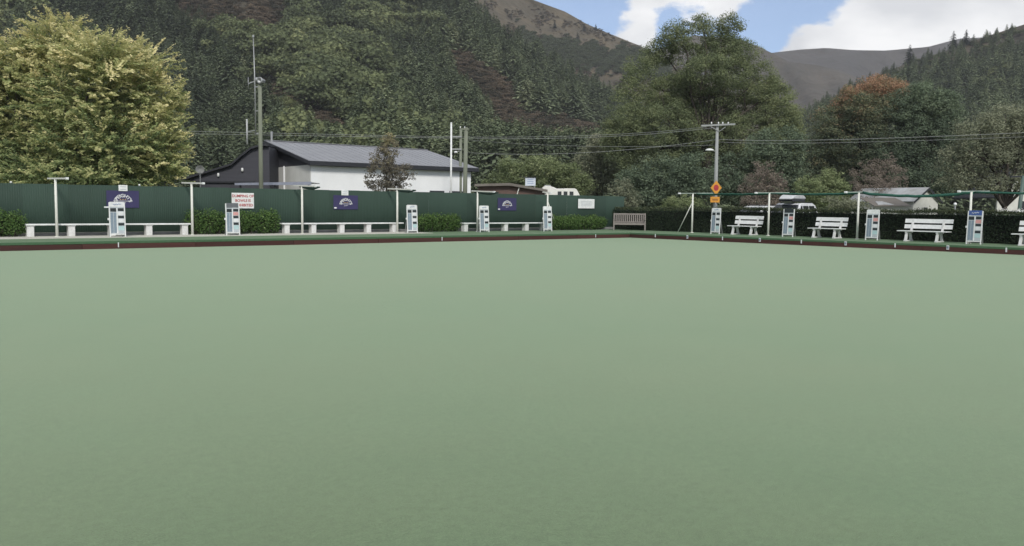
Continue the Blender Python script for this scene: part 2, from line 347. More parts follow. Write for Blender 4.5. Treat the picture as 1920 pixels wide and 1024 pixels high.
for i in range(4): proto('b%d' % i, blob_arrays(40+i, lobes=6+i), brd_m)
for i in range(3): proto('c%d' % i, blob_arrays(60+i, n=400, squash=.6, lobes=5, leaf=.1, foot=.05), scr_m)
def forest_group():
    g = bpy.data.node_groups.new('scatter_trees', 'GeometryNodeTree')
    g.interface.new_socket('Geometry', in_out='INPUT', socket_type='NodeSocketGeometry'); g.interface.new_socket('Geometry', in_out='OUTPUT', socket_type='NodeSocketGeometry')
    a = g.nodes.new('NodeGroupInput'); b = g.nodes.new('NodeGroupOutput')
    ip = g.nodes.new('GeometryNodeInstanceOnPoints'); ci = g.nodes.new('GeometryNodeCollectionInfo'); ci.inputs[0].default_value = protos
    ci.inputs['Separate Children'].default_value = True; ci.inputs['Reset Children'].default_value = True
    def na(name, typ):
        n = g.nodes.new('GeometryNodeInputNamedAttribute'); n.data_type = typ; n.inputs[0].default_value = name; return n.outputs[0]
    g.links.new(a.outputs[0], ip.inputs['Points']); g.links.new(ci.outputs[0], ip.inputs['Instance']); ip.inputs['Pick Instance'].default_value = True
    g.links.new(na('kind', 'INT'), ip.inputs['Instance Index'])
    g.links.new(na('rot', 'FLOAT_VECTOR'), ip.inputs['Rotation']); g.links.new(na('size', 'FLOAT_VECTOR'), ip.inputs['Scale'])
    g.links.new(ip.outputs[0], b.inputs[0]); return g
FG = forest_group()
def forest(name, label, cat, pos, kind, size, tint):
    n = len(pos); me = bpy.data.meshes.new(name); me.vertices.add(n); me.vertices.foreach_set('co', np.asarray(pos, np.float32).ravel())
    a = me.attributes.new('kind', 'INT', 'POINT'); a.data.foreach_set('value', np.asarray(kind, np.int32))
    rot = np.zeros((n, 3), np.float32); rot[:, 2] = rng.uniform(0, 6.28, n); rot[:, :2] = rng.normal(size=(n, 2))*.04
    a = me.attributes.new('rot', 'FLOAT_VECTOR', 'POINT'); a.data.foreach_set('vector', rot.ravel())
    a = me.attributes.new('size', 'FLOAT_VECTOR', 'POINT'); a.data.foreach_set('vector', np.asarray(size, np.float32).ravel())
    a = me.attributes.new('tree_tint', 'FLOAT', 'POINT'); a.data.foreach_set('value', np.asarray(tint, np.float32))
    o = link(name, me); md = o.modifiers.new('scatter', 'NODES'); md.node_group = FG; o['kind'] = 'stuff'; return tag(o, label, cat)
def seg_dist(px, py, a, b):
    ax, ay = a; bx_, by = b; t = np.clip(((px-ax)*(bx_-ax)+(py-ay)*(by-ay))/((bx_-ax)**2+(by-ay)**2), 0, 1)
    return np.hypot(px-ax-t*(bx_-ax), py-ay-t*(by-ay))
def scatter(hname, n, x0, x1, rule, t0=.02, t1=1.):
    h = HILLS[hname]; px = rng.uniform(x0, x1, n); t = rng.uniform(t0, t1, n)
    foot = horizon(px)+h['foot']; py = foot+(lerp_tab(h['sky'], px)-foot)*t
    vis = py > -60
    px, py, t = px[vis], py[vis], t[vis]
    P = hill_pt(h, px, t); keep, kind, size, tint = rule(px, py, t, P)
    return P[keep], kind[keep], size[keep], tint[keep]
def wob(px, py, s, seed): return vnoise(np.stack([px, py, px*0], -1), s, seed)
def rule_left(px, py, t, P):
    n = len(px); u = rng.random(n); nz = wob(px, py, .012, 3)+.6*wob(px, py, .03, 5)
    # which kind of cover grows where
    brd = np.exp(-(seg_dist(px, py, (470, 60), (680, 190))/85)**2)*1.1+np.exp(-(seg_dist(px, py, (560, 190), (760, 60))/70)**2)*.8+np.exp(-(seg_dist(px, py, (0, 30), (120, 20))/60)**2)*.7
    brd = brd+.8*np.exp(-((py-330)/45)**2)
    scr = np.exp(-(seg_dist(px, py, (500, 165), (650, 275))/20)**2)+np.exp(-(seg_dist(px, py, (350, 0), (520, 35))/42)**2)+np.exp(-(seg_dist(px, py, (860, 120), (945, 190))/22)**2)*1.2+np.exp(-(seg_dist(px, py, (950, 235), (1120, 265))/30)**2)*1.3+np.exp(-(seg_dist(px, py, (950, 60), (1130, 185))/10)**2)*.4+.7*np.exp(-(seg_dist(px, py, (790, 240), (820, 300))/18)**2)+.5*np.exp(-(seg_dist(px, py, (930, 260), (1010, 350))/40)**2)
    isb = (brd*.85+nz*.3+u*.6) > .95; iss = (scr+nz*.12+rng.random(n)*.4) > .72
    kind = np.where(iss, 8+rng.integers(0, 3, n), np.where(isb, 4+rng.integers(0, 4, n), rng.integers(0, 4, n)))
    hgt = np.where(kind < 4, rng.uniform(9, 16, n), np.where(kind < 8, rng.uniform(7, 13, n), rng.uniform(1.6, 4, n)))
    hgt = hgt*np.where((px < 480) & (kind < 4), .85, 1)
    below = np.zeros(n)
    for a_, b_ in (((860, 120), (945, 190)), ((950, 235), (1120, 265)), ((500, 165), (650, 275)), ((350, 0), (520, 35))): below = np.maximum(below, np.exp(-(seg_dist(px, py-36, a_, b_)/26)**2))
    hgt = hgt*(1-.6*below)
    wd = hgt*rng.uniform(.9, 1.45, n)
    tint = .24+.14*nz+rng.normal(size=n)*.16+np.where(kind < 4, np.where((px > 700), .08, -.06), 0)+np.where((kind >= 4) & (kind < 8), .02, 0)+np.where(kind >= 8, .1, 0)
    keep = ~(iss & (u < .25))
    return keep, kind, np.stack([wd, wd, hgt], -1), np.clip(tint, 0, .85)
def rule_scrub(px, py, t, P):
    n = len(px); z = np.zeros(n)
    for a_, b_, w_ in (((500, 165), (650, 275), 24), ((350, 0), (520, 35), 50), ((860, 120), (945, 190), 28), ((950, 235), (1120, 265), 36), ((930, 260), (1010, 350), 30)): z = np.maximum(z, np.exp(-(seg_dist(px, py, a_, b_)/w_)**2))
    hgt = rng.uniform(.8, 2.8, n); return (z+rng.random(n)*.3) > .5, 8+rng.integers(0, 3, n), np.stack([hgt*1.5, hgt*1.5, hgt], -1), np.clip(.3+.2*wob(px, py, .03, 43)+rng.normal(size=n)*.16, 0, .9)
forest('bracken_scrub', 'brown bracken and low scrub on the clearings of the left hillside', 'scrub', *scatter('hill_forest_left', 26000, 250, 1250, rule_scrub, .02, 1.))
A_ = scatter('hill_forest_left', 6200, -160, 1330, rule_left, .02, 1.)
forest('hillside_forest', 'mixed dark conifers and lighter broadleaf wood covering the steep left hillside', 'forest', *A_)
def rule_right(px, py, t, P):
    n = len(px); nz = wob(px, py, .015, 13)
    kind = np.where(rng.random(n) < .86, rng.integers(0, 4, n), 4+rng.integers(0, 4, n))
    hgt = np.where(kind < 4, rng.uniform(9, 15, n), rng.uniform(6, 9, n)); hgt = hgt*np.where(t > .86, .55, 1.); wd = hgt*rng.uniform(.95, 1.25, n)
    return np.ones(n, bool), kind, np.stack([wd, wd, hgt], -1), np.clip(.24+.1*nz+rng.normal(size=n)*.17, 0, .75)
forest('ridge_forest', 'dark conifer plantation covering the hill at the right edge', 'forest', *scatter('hill_forest_right', 2600, 1400, 2100, rule_right, .02, .985))
def rule_gold(px, py, t, P):
    n = len(px); nz = wob(px, py, .02, 23)+.7*wob(px, py, .055, 25)
    patch = .9*np.exp(-(seg_dist(px, py, (945, 30), (1000, 90))/24)**2)+.95*np.exp(-(seg_dist(px, py, (1060, 100), (1170, 110))/50)**2)+.5*np.exp(-(seg_dist(px, py, (1020, 90), (1100, 160))/40)**2)+.3*np.exp(-(seg_dist(px, py, (1010, 20), (1180, 85))/12)**2)
    keep = (patch*.7+nz*.6+rng.random(n)*.5) > .96; hgt = rng.uniform(1.8, 5., n)
    return keep, 4+rng.integers(0, 4, n), np.stack([hgt*1.3, hgt*1.3, hgt], -1), np.clip(-.02+rng.normal(size=n)*.07, 0, .25)
forest('tussock_scrub', 'dark scrub patches on the golden tussock slope', 'scrub', *scatter('hill_golden', 12000, 860, 1300, rule_gold, .45, .97))
def rule_tuft(px, py, t, P):
    n = len(px); nz = wob(px, py, .05, 53)+.6*wob(px, py, .13, 54); hgt = rng.uniform(.7, 2., n)
    return (nz+rng.random(n)*.9) > .75, 8+rng.integers(0, 3, n), np.stack([hgt*1.8, hgt*1.8, hgt], -1), np.clip(.35+rng.normal(size=n)*.25, 0, 1)
forest('tussock_tufts', 'small tufts and low bushes scattered over the golden slope', 'scrub', *scatter('hill_golden', 14000, 860, 1300, rule_tuft, .45, 1.))
def rule_brown(px, py, t, P):
    n = len(px); nz = wob(px, py, .03, 33); keep = (nz+rng.random(n)*.8-(t-.6)*3) > .6; hgt = rng.uniform(3, 8, n)
    return keep, np.where(rng.random(n) < .5, 8+rng.integers(0, 3, n), rng.integers(0, 4, n)), np.stack([hgt*1.2, hgt*1.2, hgt], -1), np.clip(.12+rng.normal(size=n)*.1, 0, .4)
forest('valley_scrub', 'scrub and dark bushes on the brown slope between the big trees', 'scrub', *scatter('hill_brown', 2500, 1180, 1760, rule_brown, .3, .95))
#--SPLIT--
# ------------------------------------------------------------ single trees and shrubs
FACE = AZ-math.pi/2
GZ = .17
def ground_at(px, depth): p = at(px, horizon(px), depth); p[2] = GZ; return p
BARK = mat('bark', (.075, .062, .05), .95, (.045, .04, .034), 5, 1, bump=.6, bscale=20)
def grow(root, base, lobes, depth, m, leaf, per, dens, clump, sparse=0., limb_r=.12, trunk_r=.3, split=.3, spray=False, seed=0, core=.3, sway=.5, bark=None, flat=.7):
    """trunk, limbs and one crown mesh from lobes given as (px, py, rx, ry, tint[, extra depth])"""
    g = np.random.default_rng(seed); bark = bark or BARK; s = depth/F
    cen = []; rad = []; tin = []
    for lb in lobes:
        dd = lb[5] if len(lb) > 5 else g.normal()*lb[2]*s*.35
        cen.append(at(lb[0], lb[1], depth+dd)-base); rx, ry = lb[2]*s, lb[3]*s; rad.append((rx, max(rx*.85, ry*.7), ry)); tin.append(lb[4])
    cen = np.array(cen); rad = np.array(rad); tin = np.array(tin)
    top = cen[:, 2].max()
    # trunk + limbs
    mid = cen.mean(0); sz = max(split*top, .25)
    knee = np.array([mid[0]*.35, mid[1]*.35, sz])
    mbk = MB(); mbk.tube([(0, 0, -.15), (0, 0, .02), knee*[.4, .4, .5], knee], [trunk_r*1.5, trunk_r*1.15, trunk_r, trunk_r*.85], 10); link('trunk', mbk.mesh('trunk', bark, True), root)
    for c, r_ in zip(cen, rad):
        a = knee; b = c+[0, 0, r_[2]*.3]
        c1 = a+(b-a)*.35+[0, 0, .12*np.linalg.norm(b-a)]+g.normal(size=3)*sway*.3; c2 = a+(b-a)*.7+[0, 0, .06*np.linalg.norm(b-a)]+g.normal(size=3)*sway*.3
        k = MB(); rr = limb_r*(.7+.5*g.random()); k.tube([a-[0, 0, .1], c1, c2, b], [rr, rr*.75, rr*.5, rr*.2], 6)
        for _ in range(4):
            t0 = g.uniform(.3, .9); p0 = c1+(c2-c1)*t0; d = unit(g.normal(size=3)+[0, 0, .6])*r_*g.uniform(.6, .95)
            k.tube([p0, p0+d*.5+[0, 0, .1], p0+d], [rr*.4, rr*.25, rr*.08], 5)
        link('limb', k.mesh('limb', bark, True), root)
    V, Q, T = [], [], []; off = 0
    for c, r_, tn in zip(cen, rad, tin):
        area = (r_[0]*r_[2]+r_[0]*r_[1]+r_[1]*r_[2])*4.2
        n = max(6, int(area*dens)); ni = int(n*core)
        d = unit(g.normal(size=(n+ni, 3))); f = np.clip(1-np.abs(g.normal(size=n+ni))*.16, .45, 1.06); f[n:] = g.uniform(.25, .75, ni)
        f *= 1+.12*vnoise(d*2.3+c, 1., seed+3)
        P = c+d*r_*f[:, None]
        ok = vnoise(P, .9/clump, seed+5)+g.random(n+ni)*.9 > sparse*2-.9
        P, d = P[ok], d[ok]; n2 = len(P)
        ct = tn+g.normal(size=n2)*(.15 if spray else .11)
        if spray:
            ax = unit(d*[1, 1, .45]+[0, 0, .22]+g.normal(size=(n2, 3))*.33); K = per//2
            sd2 = unit(np.cross(ax, [0, 0, 1.])); u = np.linspace(.02, 1, K)
            Ls = clump*g.uniform(.7, 1.4, n2)
            cc = P[:, None]+ax[:, None]*(u[None, :, None]-.5)*Ls[:, None, None]+np.array([0, 0, -.12])*(u[None, :, None]-.3)**2*Ls[:, None, None]
            wv = leaf*.75*(1.25-u*.7)
            C = np.concatenate([cc+sd2[:, None]*wv[None, :, None], cc-sd2[:, None]*wv[None, :, None]], 1).reshape(-1, 3)
            A = np.concatenate([ax[:, None]*.8+sd2[:, None]+0*cc, ax[:, None]*.8-sd2[:, None]+0*cc], 1).reshape(-1, 3)
            C = C+g.normal(size=C.shape)*leaf*.25; A = A+g.normal(size=A.shape)*.25
            Nn = np.repeat(d*.75+[0, 0, .65]+g.normal(size=(n2, 3))*.25, 2*K, 0)+g.normal(size=C.shape)*.14
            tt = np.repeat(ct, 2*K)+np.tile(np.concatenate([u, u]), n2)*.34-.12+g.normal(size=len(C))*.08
        else:
            od = unit(g.normal(size=(n2*per, 3))); cs = np.repeat(clump*g.uniform(.55, 1.15, n2), per)[:, None]
            C = np.repeat(P, per, 0)+od*cs*.62*g.uniform(.45, 1.05, (n2*per, 1))*[1, 1, flat]
            A = g.normal(size=C.shape)*[1, 1, .5]; Nn = od*.9+np.repeat(d*.25, per, 0)+[0, 0, .45]+g.normal(size=C.shape)*.3
            tt = np.repeat(ct, per)+g.normal(size=len(C))*.09+.06*od[:, 2]*0
        v, q = leaves(C, A, Nn, leaf*g.uniform(.7, 1.35, len(C)), leaf*g.uniform(.45, .75, len(C)))
        V.append(v); Q.append(q+off); T.append(np.repeat(tt, 4)); off += len(v)
    link('crown', fastmesh('crown', np.concatenate(V), np.concatenate(Q), m, np.clip(np.concatenate(T), 0, 1)), root)
def tree(name, label, cat, px, depth, lobes, m, group=None, **k):
    base = ground_at(px, depth); root = thing(name, label, cat, base, 0, group); grow(root, base, lobes, depth, m, **k); return root
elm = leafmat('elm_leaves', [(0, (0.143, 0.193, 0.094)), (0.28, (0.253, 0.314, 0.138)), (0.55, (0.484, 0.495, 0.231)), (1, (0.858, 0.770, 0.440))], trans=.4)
locust = leafmat('feathery_leaves', [(0, (0.087, 0.107, 0.064)), (0.4, (0.179, 0.215, 0.117)), (0.7, (0.276, 0.306, 0.158)), (1, (0.388, 0.398, 0.215))], trans=.4)
darkl = leafmat('dark_leaves', [(0, (0.085, 0.110, 0.078)), (0.4, (0.149, 0.193, 0.127)), (0.7, (0.232, 0.281, 0.177)), (1, (0.342, 0.378, 0.244))], trans=.32)
limel = leafmat('lime_leaves', [(0, (0.11, 0.14, 0.072)), (0.4, (0.2, 0.245, 0.12)), (0.7, (0.3, 0.34, 0.18)), (1, (0.41, 0.43, 0.24))], trans=.4)
greyl = leafmat('grey_green_leaves', [(0, (0.127, 0.144, 0.101)), (0.4, (0.230, 0.247, 0.167)), (0.7, (0.333, 0.345, 0.236)), (1, (0.460, 0.448, 0.322))], trans=.36)
brownl = leafmat('brown_leaves', [(0, (0.11, 0.094, 0.08)), (0.4, (0.22, 0.185, 0.155)), (0.7, (0.31, 0.265, 0.215)), (1, (0.38, 0.32, 0.26))], trans=.36)
russet = leafmat('turning_leaves', [(0, (0.078, 0.103, 0.074)), (0.3, (0.138, 0.172, 0.109)), (0.55, (0.241, 0.230, 0.132)), (0.78, (0.380, 0.241, 0.155)), (1, (0.483, 0.299, 0.196))], trans=.36)
purpl = leafmat('purple_brown_leaves', [(0, (0.1, 0.092, 0.075)), (0.4, (0.19, 0.175, 0.14)), (0.7, (0.28, 0.25, 0.165)), (1, (0.37, 0.34, 0.19))], trans=.36)

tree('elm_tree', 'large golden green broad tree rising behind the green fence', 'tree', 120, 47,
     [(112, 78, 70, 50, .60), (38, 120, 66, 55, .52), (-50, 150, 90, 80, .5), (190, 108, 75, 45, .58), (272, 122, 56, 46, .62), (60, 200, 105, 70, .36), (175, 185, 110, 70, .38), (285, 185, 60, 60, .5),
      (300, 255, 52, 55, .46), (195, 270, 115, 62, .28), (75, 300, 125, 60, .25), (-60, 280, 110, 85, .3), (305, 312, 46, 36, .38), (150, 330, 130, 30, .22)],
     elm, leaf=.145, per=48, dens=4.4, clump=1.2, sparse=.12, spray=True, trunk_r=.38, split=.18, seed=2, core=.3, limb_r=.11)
tree('locust_tree', 'tall spreading feathery tree whose open top shows sky, behind the hedge', 'tree', 1325, 80,
     [(1318, 48, 26, 16, .5), (1268, 70, 36, 26, .45), (1368, 50, 26, 20, .45), (1345, 82, 40, 24, .4), (1240, 100, 34, 22, .45), (1300, 105, 40, 22, .4), (1385, 110, 44, 34, .42), (1330, 140, 80, 34, .4), (1215, 160, 58, 60, .5), (1265, 175, 60, 46, .42),
      (1420, 160, 50, 42, .48), (1180, 225, 46, 56, .5), (1245, 245, 70, 56, .42), (1345, 210, 80, 48, .45), (1450, 205, 46, 60, .55), (1476, 222, 26, 42, .55), (1484, 268, 22, 38, .5), (1150, 255, 24, 30, .5), (1462, 255, 36, 50, .52), (1165, 285, 34, 40, .42), (1400, 262, 70, 50, .42), (1310, 285, 80, 50, .36), (1220, 315, 66, 46, .34), (1410, 318, 56, 36, .34)],
     locust, leaf=.15, per=90, dens=1.6, clump=1.25, sparse=.30, trunk_r=.5, split=.38, limb_r=.17, seed=5, core=.25, sway=1.2)
tree('laurel_tree', 'dark dense evergreen beneath the tall feathery tree, left of the road-sign pole', 'tree', 1255, 72,
     [(1200, 345, 44, 34, .3), (1240, 335, 50, 44, .35), (1295, 335, 46, 46, .3), (1310, 365, 40, 30, .3), (1240, 372, 60, 24, .3)], darkl, leaf=.18, per=50, dens=2.0, clump=1.1, trunk_r=.25, split=.12, seed=6)
tree('dark_tree', 'dark green tree right of the road-sign pole, behind the pinkish bush', 'tree', 1385, 74,
     [(1370, 335, 44, 46, .3), (1395, 355, 50, 30, .34), (1435, 285, 46, 38, .4), (1478, 280, 28, 44, .36), (1480, 325, 34, 34, .34)], darkl, leaf=.18, per=50, dens=2.0, clump=1.1, trunk_r=.2, split=.12, seed=7)
tree('russet_tree', 'tall dark green tree with orange turning top', 'tree', 1620, 96,
     [(1640, 162, 34, 20, .80), (1672, 172, 34, 20, .76), (1605, 180, 30, 22, .74), (1588, 205, 30, 26, .58), (1630, 208, 50, 34, .42), (1560, 240, 40, 40, .34), (1610, 262, 62, 46, .28), (1545, 290, 44, 44, .28), (1620, 325, 76, 40, .25), (1530, 335, 40, 36, .28)],
     russet, leaf=.18, per=85, dens=1.4, clump=1.45, sparse=.15, trunk_r=.45, split=.2, limb_r=.15, seed=8)
tree('rounded_tree', 'rounded green tree right of the orange-topped tree', 'tree', 1735, 92,
     [(1738, 180, 42, 26, .5), (1700, 205, 44, 36, .38), (1768, 205, 36, 34, .45), (1735, 245, 70, 48, .32), (1690, 290, 56, 46, .28), (1775, 285, 40, 50, .32), (1730, 330, 70, 36, .25)],
     darkl, leaf=.18, per=85, dens=1.4, clump=1.45, sparse=.12, trunk_r=.4, split=.2, limb_r=.15, seed=9)
tree('grey_green_tree', 'grey green open tree with dark forked trunks at the right edge', 'tree', 1890, 60,
     [(1835, 245, 46, 34, .45), (1885, 225, 44, 30, .5), (1935, 240, 46, 40, .5), (1905, 268, 60, 34, .45), (1812, 290, 40, 30, .4), (1860, 300, 50, 30, .4), (1930, 310, 56, 40, .4), (1790, 335, 36, 26, .45), (1775, 300, 22, 24, .4), (1985, 290, 60, 60, .4), (1858, 345, 34, 18, .4), (1920, 345, 40, 20, .4)],
     greyl, leaf=.14, per=50, dens=2.6, clump=.95, sparse=.24, trunk_r=.2, split=.22, limb_r=.13, seed=10, sway=.9)
tree('pinkish_bush', 'pinkish brown twiggy bush between the road-sign pole and lime shrub', 'bush', 1432, 66,
     [(1432, 325, 26, 28, .55), (1415, 355, 30, 30, .5), (1452, 352, 28, 32, .5), (1430, 380, 44, 20, .45)], brownl, leaf=.12, per=24, dens=5.0, clump=.55, sparse=.35, trunk_r=.1, split=.12, limb_r=.05, seed=12)
tree('lime_shrub', 'bright lime green shrub above the hedge behind the car', 'shrub', 1545, 64,
     [(1552, 336, 30, 20, .55), (1515, 352, 30, 22, .45), (1568, 358, 32, 24, .48), (1540, 378, 50, 18, .35)], limel, leaf=.14, per=26, dens=5.5, clump=.55, sparse=.1, trunk_r=.1, split=.12, limb_r=.05, seed=13)
tree('bare_brown_bush', 'twiggy greyish brown bush over the white house roof', 'bush', 1645, 76,
     [(1660, 308, 26, 20, .6), (1625, 330, 34, 26, .5), (1675, 335, 30, 28, .5), (1640, 356, 44, 22, .4)], brownl, leaf=.12, per=20, dens=4.2, clump=.6, sparse=.5, trunk_r=.12, split=.2, limb_r=.06, seed=14)
tree('lime_bush', 'yellowish green bush behind the brown shed roof', 'bush', 1000, 78,
     [(965, 318, 36, 26, .5), (1015, 312, 40, 20, .55), (1060, 325, 36, 20, .45), (950, 342, 40, 20, .35), (1010, 345, 60, 20, .35), (1085, 345, 30, 20, .4)], limel, leaf=.16, per=50, dens=2.4, clump=1.0, sparse=.08, trunk_r=.15, split=.15, limb_r=.07, seed=15)
tree('grey_bush', 'grey green bush with pale tuft left of the tall feathery tree', 'bush', 1125, 84,
     [(1122, 268, 24, 20, .6), (1105, 300, 34, 26, .42), (1140, 315, 34, 34, .35), (1110, 340, 44, 28, .3)], greyl, leaf=.19, per=24, dens=3.6, clump=.75, sparse=.15, trunk_r=.15, split=.2, limb_r=.07, seed=16)
tree('olive_shrub', 'olive shrub at the right end of the green fence', 'shrub', 1172, 56,
     [(1165, 352, 24, 18, .4), (1182, 370, 22, 20, .35)], greyl, leaf=.12, per=26, dens=6, clump=.45, trunk_r=.07, split=.15, limb_r=.04, seed=17)
tree('pale_shrub', 'small pale green shrub over the hedge left of the road sign', 'shrub', 1290, 54,
     [(1280, 378, 30, 14, .55), (1305, 384, 26, 12, .45), (1255, 386, 26, 10, .4)], limel, leaf=.11, per=26, dens=6, clump=.4, trunk_r=.06, split=.2, limb_r=.035, seed=18)
tree('olive_bush', 'low olive bush behind the hedge between car and white house', 'bush', 1590, 56,
     [(1570, 380, 30, 12, .4), (1600, 384, 28, 10, .4)], greyl, leaf=.11, per=26, dens=6, clump=.4, trunk_r=.06, split=.2, limb_r=.035, seed=19)
tree('purple_brown_tree', 'small purplish brown conical tree in front of the white building wall', 'tree', 727, 53,
     [(728, 258, 9, 12, .9, 0), (727, 274, 18, 18, .75, 0), (724, 296, 30, 18, .55, 0), (722, 312, 36, 20, .45, 0), (700, 334, 20, 18, .35, 0), (735, 335, 30, 20, .35, 0), (757, 328, 20, 20, .35, 0), (728, 352, 40, 14, .3, 0)], purpl, leaf=.11, per=24, dens=6.5, clump=.42, sparse=.33, trunk_r=.08, split=.3, limb_r=.04, seed=20)
# lone trees standing on the ridges
ridge_m = leafmat('ridge_conifer', [(0, (.014, .020, .016)), (.5, (.025, .036, .026)), (1, (.045, .06, .04))], trans=.1)
CONI = [conifer_arrays(90+i, wid=.26) for i in range(3)]
def ridge_tree(i, px, py, hgt_px, hname, label, t):
    h = HILLS[hname]; p = hill_pt(h, np.array([px]), np.array([t]))[0]; dep = float((p-CAM)@fw); H_ = hgt_px*dep/F
    r_ = thing('conifer_tree', label, 'tree', p-[0, 0, .02*H_], rng.uniform(0, 6), 'lone conifers on the skyline')
    v, q, tt = CONI[i % 3]; link('crown', fastmesh('crown', v*[H_, H_, H_], q, ridge_m, tt), r_)
    link('trunk', MB().tube([(0, 0, -.3), (0, 0, H_*.7)], [H_*.025, H_*.008], 6).mesh('trunk', BARK), r_)
for i, a in enumerate([(1705, 78, 36, 'hill_forest_right', 'pointed dark conifer on the right ridge, left of the tallest pair', .99), (1787, 70, 34, 'hill_forest_right', 'tallest dark conifer spiking above the right ridge', .995), (1811, 64, 30, 'hill_forest_right', 'dark conifer on the right ridge just right of the tallest one', .99),
          (1040, 50, 15, 'hill_golden', 'lone dark conifer on the golden slope, farthest left', .90), (1095, 56, 14, 'hill_golden', 'lone dark conifer just below the golden skyline', .955), (1117, 54, 13, 'hill_golden', 'lone dark conifer standing on the golden skyline', .985), (1083, 78, 19, 'hill_golden', 'largest lone dark conifer low on the golden slope', .88)]): ridge_tree(i, *a)

# ------------------------------------------------------------ clipped hedge and low shrubs by the green
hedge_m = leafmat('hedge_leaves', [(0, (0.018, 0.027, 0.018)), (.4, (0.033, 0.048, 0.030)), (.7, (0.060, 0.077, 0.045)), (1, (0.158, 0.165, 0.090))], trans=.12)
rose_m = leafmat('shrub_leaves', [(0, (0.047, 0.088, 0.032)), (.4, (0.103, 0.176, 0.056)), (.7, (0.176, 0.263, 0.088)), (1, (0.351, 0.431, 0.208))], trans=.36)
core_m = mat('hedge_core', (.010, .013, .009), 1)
def box_leaves(x0, x1, y0, y1, z0, z1, dens, leaf, g, topt=0., rough=.05, edge=0.):
    """leaves over the faces of a box, bumpy"""
    out = []
    for face, area in (('f', (x1-x0)*(z1-z0)), ('b', (x1-x0)*(z1-z0)*.3), ('t', (x1-x0)*(y1-y0)), ('l', (y1-y0)*(z1-z0)), ('r', (y1-y0)*(z1-z0))):
        n = int(area*dens); u, v = g.random(n), g.random(n); o = np.abs(g.normal(size=n))*rough
        if face == 'f': P = np.stack([x0+u*(x1-x0), y0-o, z0+v*(z1-z0)], -1); nn = (0, -1, .3)
        elif face == 'b': P = np.stack([x0+u*(x1-x0), y1+o, z0+v*(z1-z0)], -1); nn = (0, 1, .3)
        elif face == 't': P = np.stack([x0+u*(x1-x0), y0+v*(y1-y0), z1+o], -1); nn = (0, 0, 1)
        elif face == 'l': P = np.stack([x0-o, y0+u*(y1-y0), z0+v*(z1-z0)], -1); nn = (-1, 0, .3)
        else: P = np.stack([x1+o, y0+u*(y1-y0), z0+v*(z1-z0)], -1); nn = (1, 0, .3)
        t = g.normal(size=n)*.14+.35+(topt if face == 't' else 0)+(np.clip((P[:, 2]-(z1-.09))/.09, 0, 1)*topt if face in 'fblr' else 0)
        out.append((P, np.tile(nn, (n, 1))+g.normal(size=(n, 3))*.5, t))
    P = np.concatenate([a[0] for a in out]); Nn = np.concatenate([a[1] for a in out]); T = np.concatenate([a[2] for a in out])
    P += .06*np.stack([vnoise(P, 2.2, 1), vnoise(P, 2.4, 2), vnoise(P, 2., 3)*.6], -1)
    up_ = np.clip((P[:, 2]-z1+.15)/.15, 0, 1); P[:, 2] += up_*(.035*vnoise(P, .8, 7)+.05*np.clip(g.normal(size=len(P)), 0, 2)**2*.4)
    v, q = leaves(P, g.normal(size=P.shape), Nn, leaf*g.uniform(.7, 1.3, len(P)), leaf*g.uniform(.5, .8, len(P)))
    return v, q, np.repeat(np.clip(T, 0, 1), 4)
HX = 35.75; hy0, hy1 = 4., 35.6
root = thing('clipped_hedge', 'long dark clipped hedge running behind the white benches', 'hedge', (HX, (hy0+hy1)/2, ZB), -math.pi/2)
hl = (hy1-hy0)/2; g = np.random.default_rng(31); HH = 1.17
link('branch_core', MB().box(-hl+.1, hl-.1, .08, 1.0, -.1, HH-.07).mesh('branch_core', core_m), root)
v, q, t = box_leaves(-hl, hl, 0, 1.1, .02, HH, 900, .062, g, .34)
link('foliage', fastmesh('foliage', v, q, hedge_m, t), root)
def low_shrub(label, pxa, pxb, h, seed, yplane=34.55, dep=.75):
    g = np.random.default_rng(seed); a = ony(pxa, 430, yplane)[0]; b = ony(pxb, 430, yplane)[0]; c = (a+b)/2; W = (b-a)/2
    root = thing('low_shrub', label, 'shrub', (c, yplane, ZB), 0, 'low shrubs along the green fence')
    V, Q, T = [], [], []; off = 0; nb = max(3, int((b-a)/.42)); stems = MB()
    for i in range(nb):
        cx = -W+.22+(2*W-.44)*i/max(1, nb-1); r_ = np.array([.38, .36, h*.52])*g.uniform(.85, 1.15, 3); cc = np.array([cx, dep/2+g.normal()*.08, h*.5])
        for _ in range(5): stems.tube([(cx+g.normal()*.06, dep/2+g.normal()*.06, -.03), cc+g.normal(size=3)*.1, cc+unit(g.normal(size=3)+[0, 0, .8])*r_*.9], [.015, .01, .004], 5)
        n = 900; d = unit(g.normal(size=(n, 3))); f = np.clip(1-np.abs(g.normal(size=n))*.2, .3, 1)*(1+.16*vnoise(d*3+i, 1.3, seed))
        P = cc+d*r_*f[:, None]; ns = 70
        sp = cc+unit(g.normal(size=(ns, 3))*[1, 1, .4]+[0, 0, .9])*r_*g.uniform(1., 1.25, (ns, 1)); P = np.concatenate([P, sp]); d = np.concatenate([d, unit(sp-cc)])
        ok = P[:, 2] > .02; P, d = P[ok], d[ok]
        v, q = leaves(P, g.normal(size=P.shape), d+g.normal(size=P.shape)*.6+[0, 0, .3], .075*g.uniform(.7, 1.4, len(P)), .045*g.uniform(.7, 1.3, len(P)))
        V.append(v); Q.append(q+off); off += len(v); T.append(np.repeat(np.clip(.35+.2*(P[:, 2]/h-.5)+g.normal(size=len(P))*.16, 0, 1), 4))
    link('foliage', fastmesh('foliage', np.concatenate(V), np.concatenate(Q), rose_m, np.concatenate(T)), root); link('stem', stems.mesh('stem', BARK), root)
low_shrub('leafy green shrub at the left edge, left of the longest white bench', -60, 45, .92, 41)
low_shrub('wide leafy shrub under the red-lettered sign', 362, 527, .95, 42)
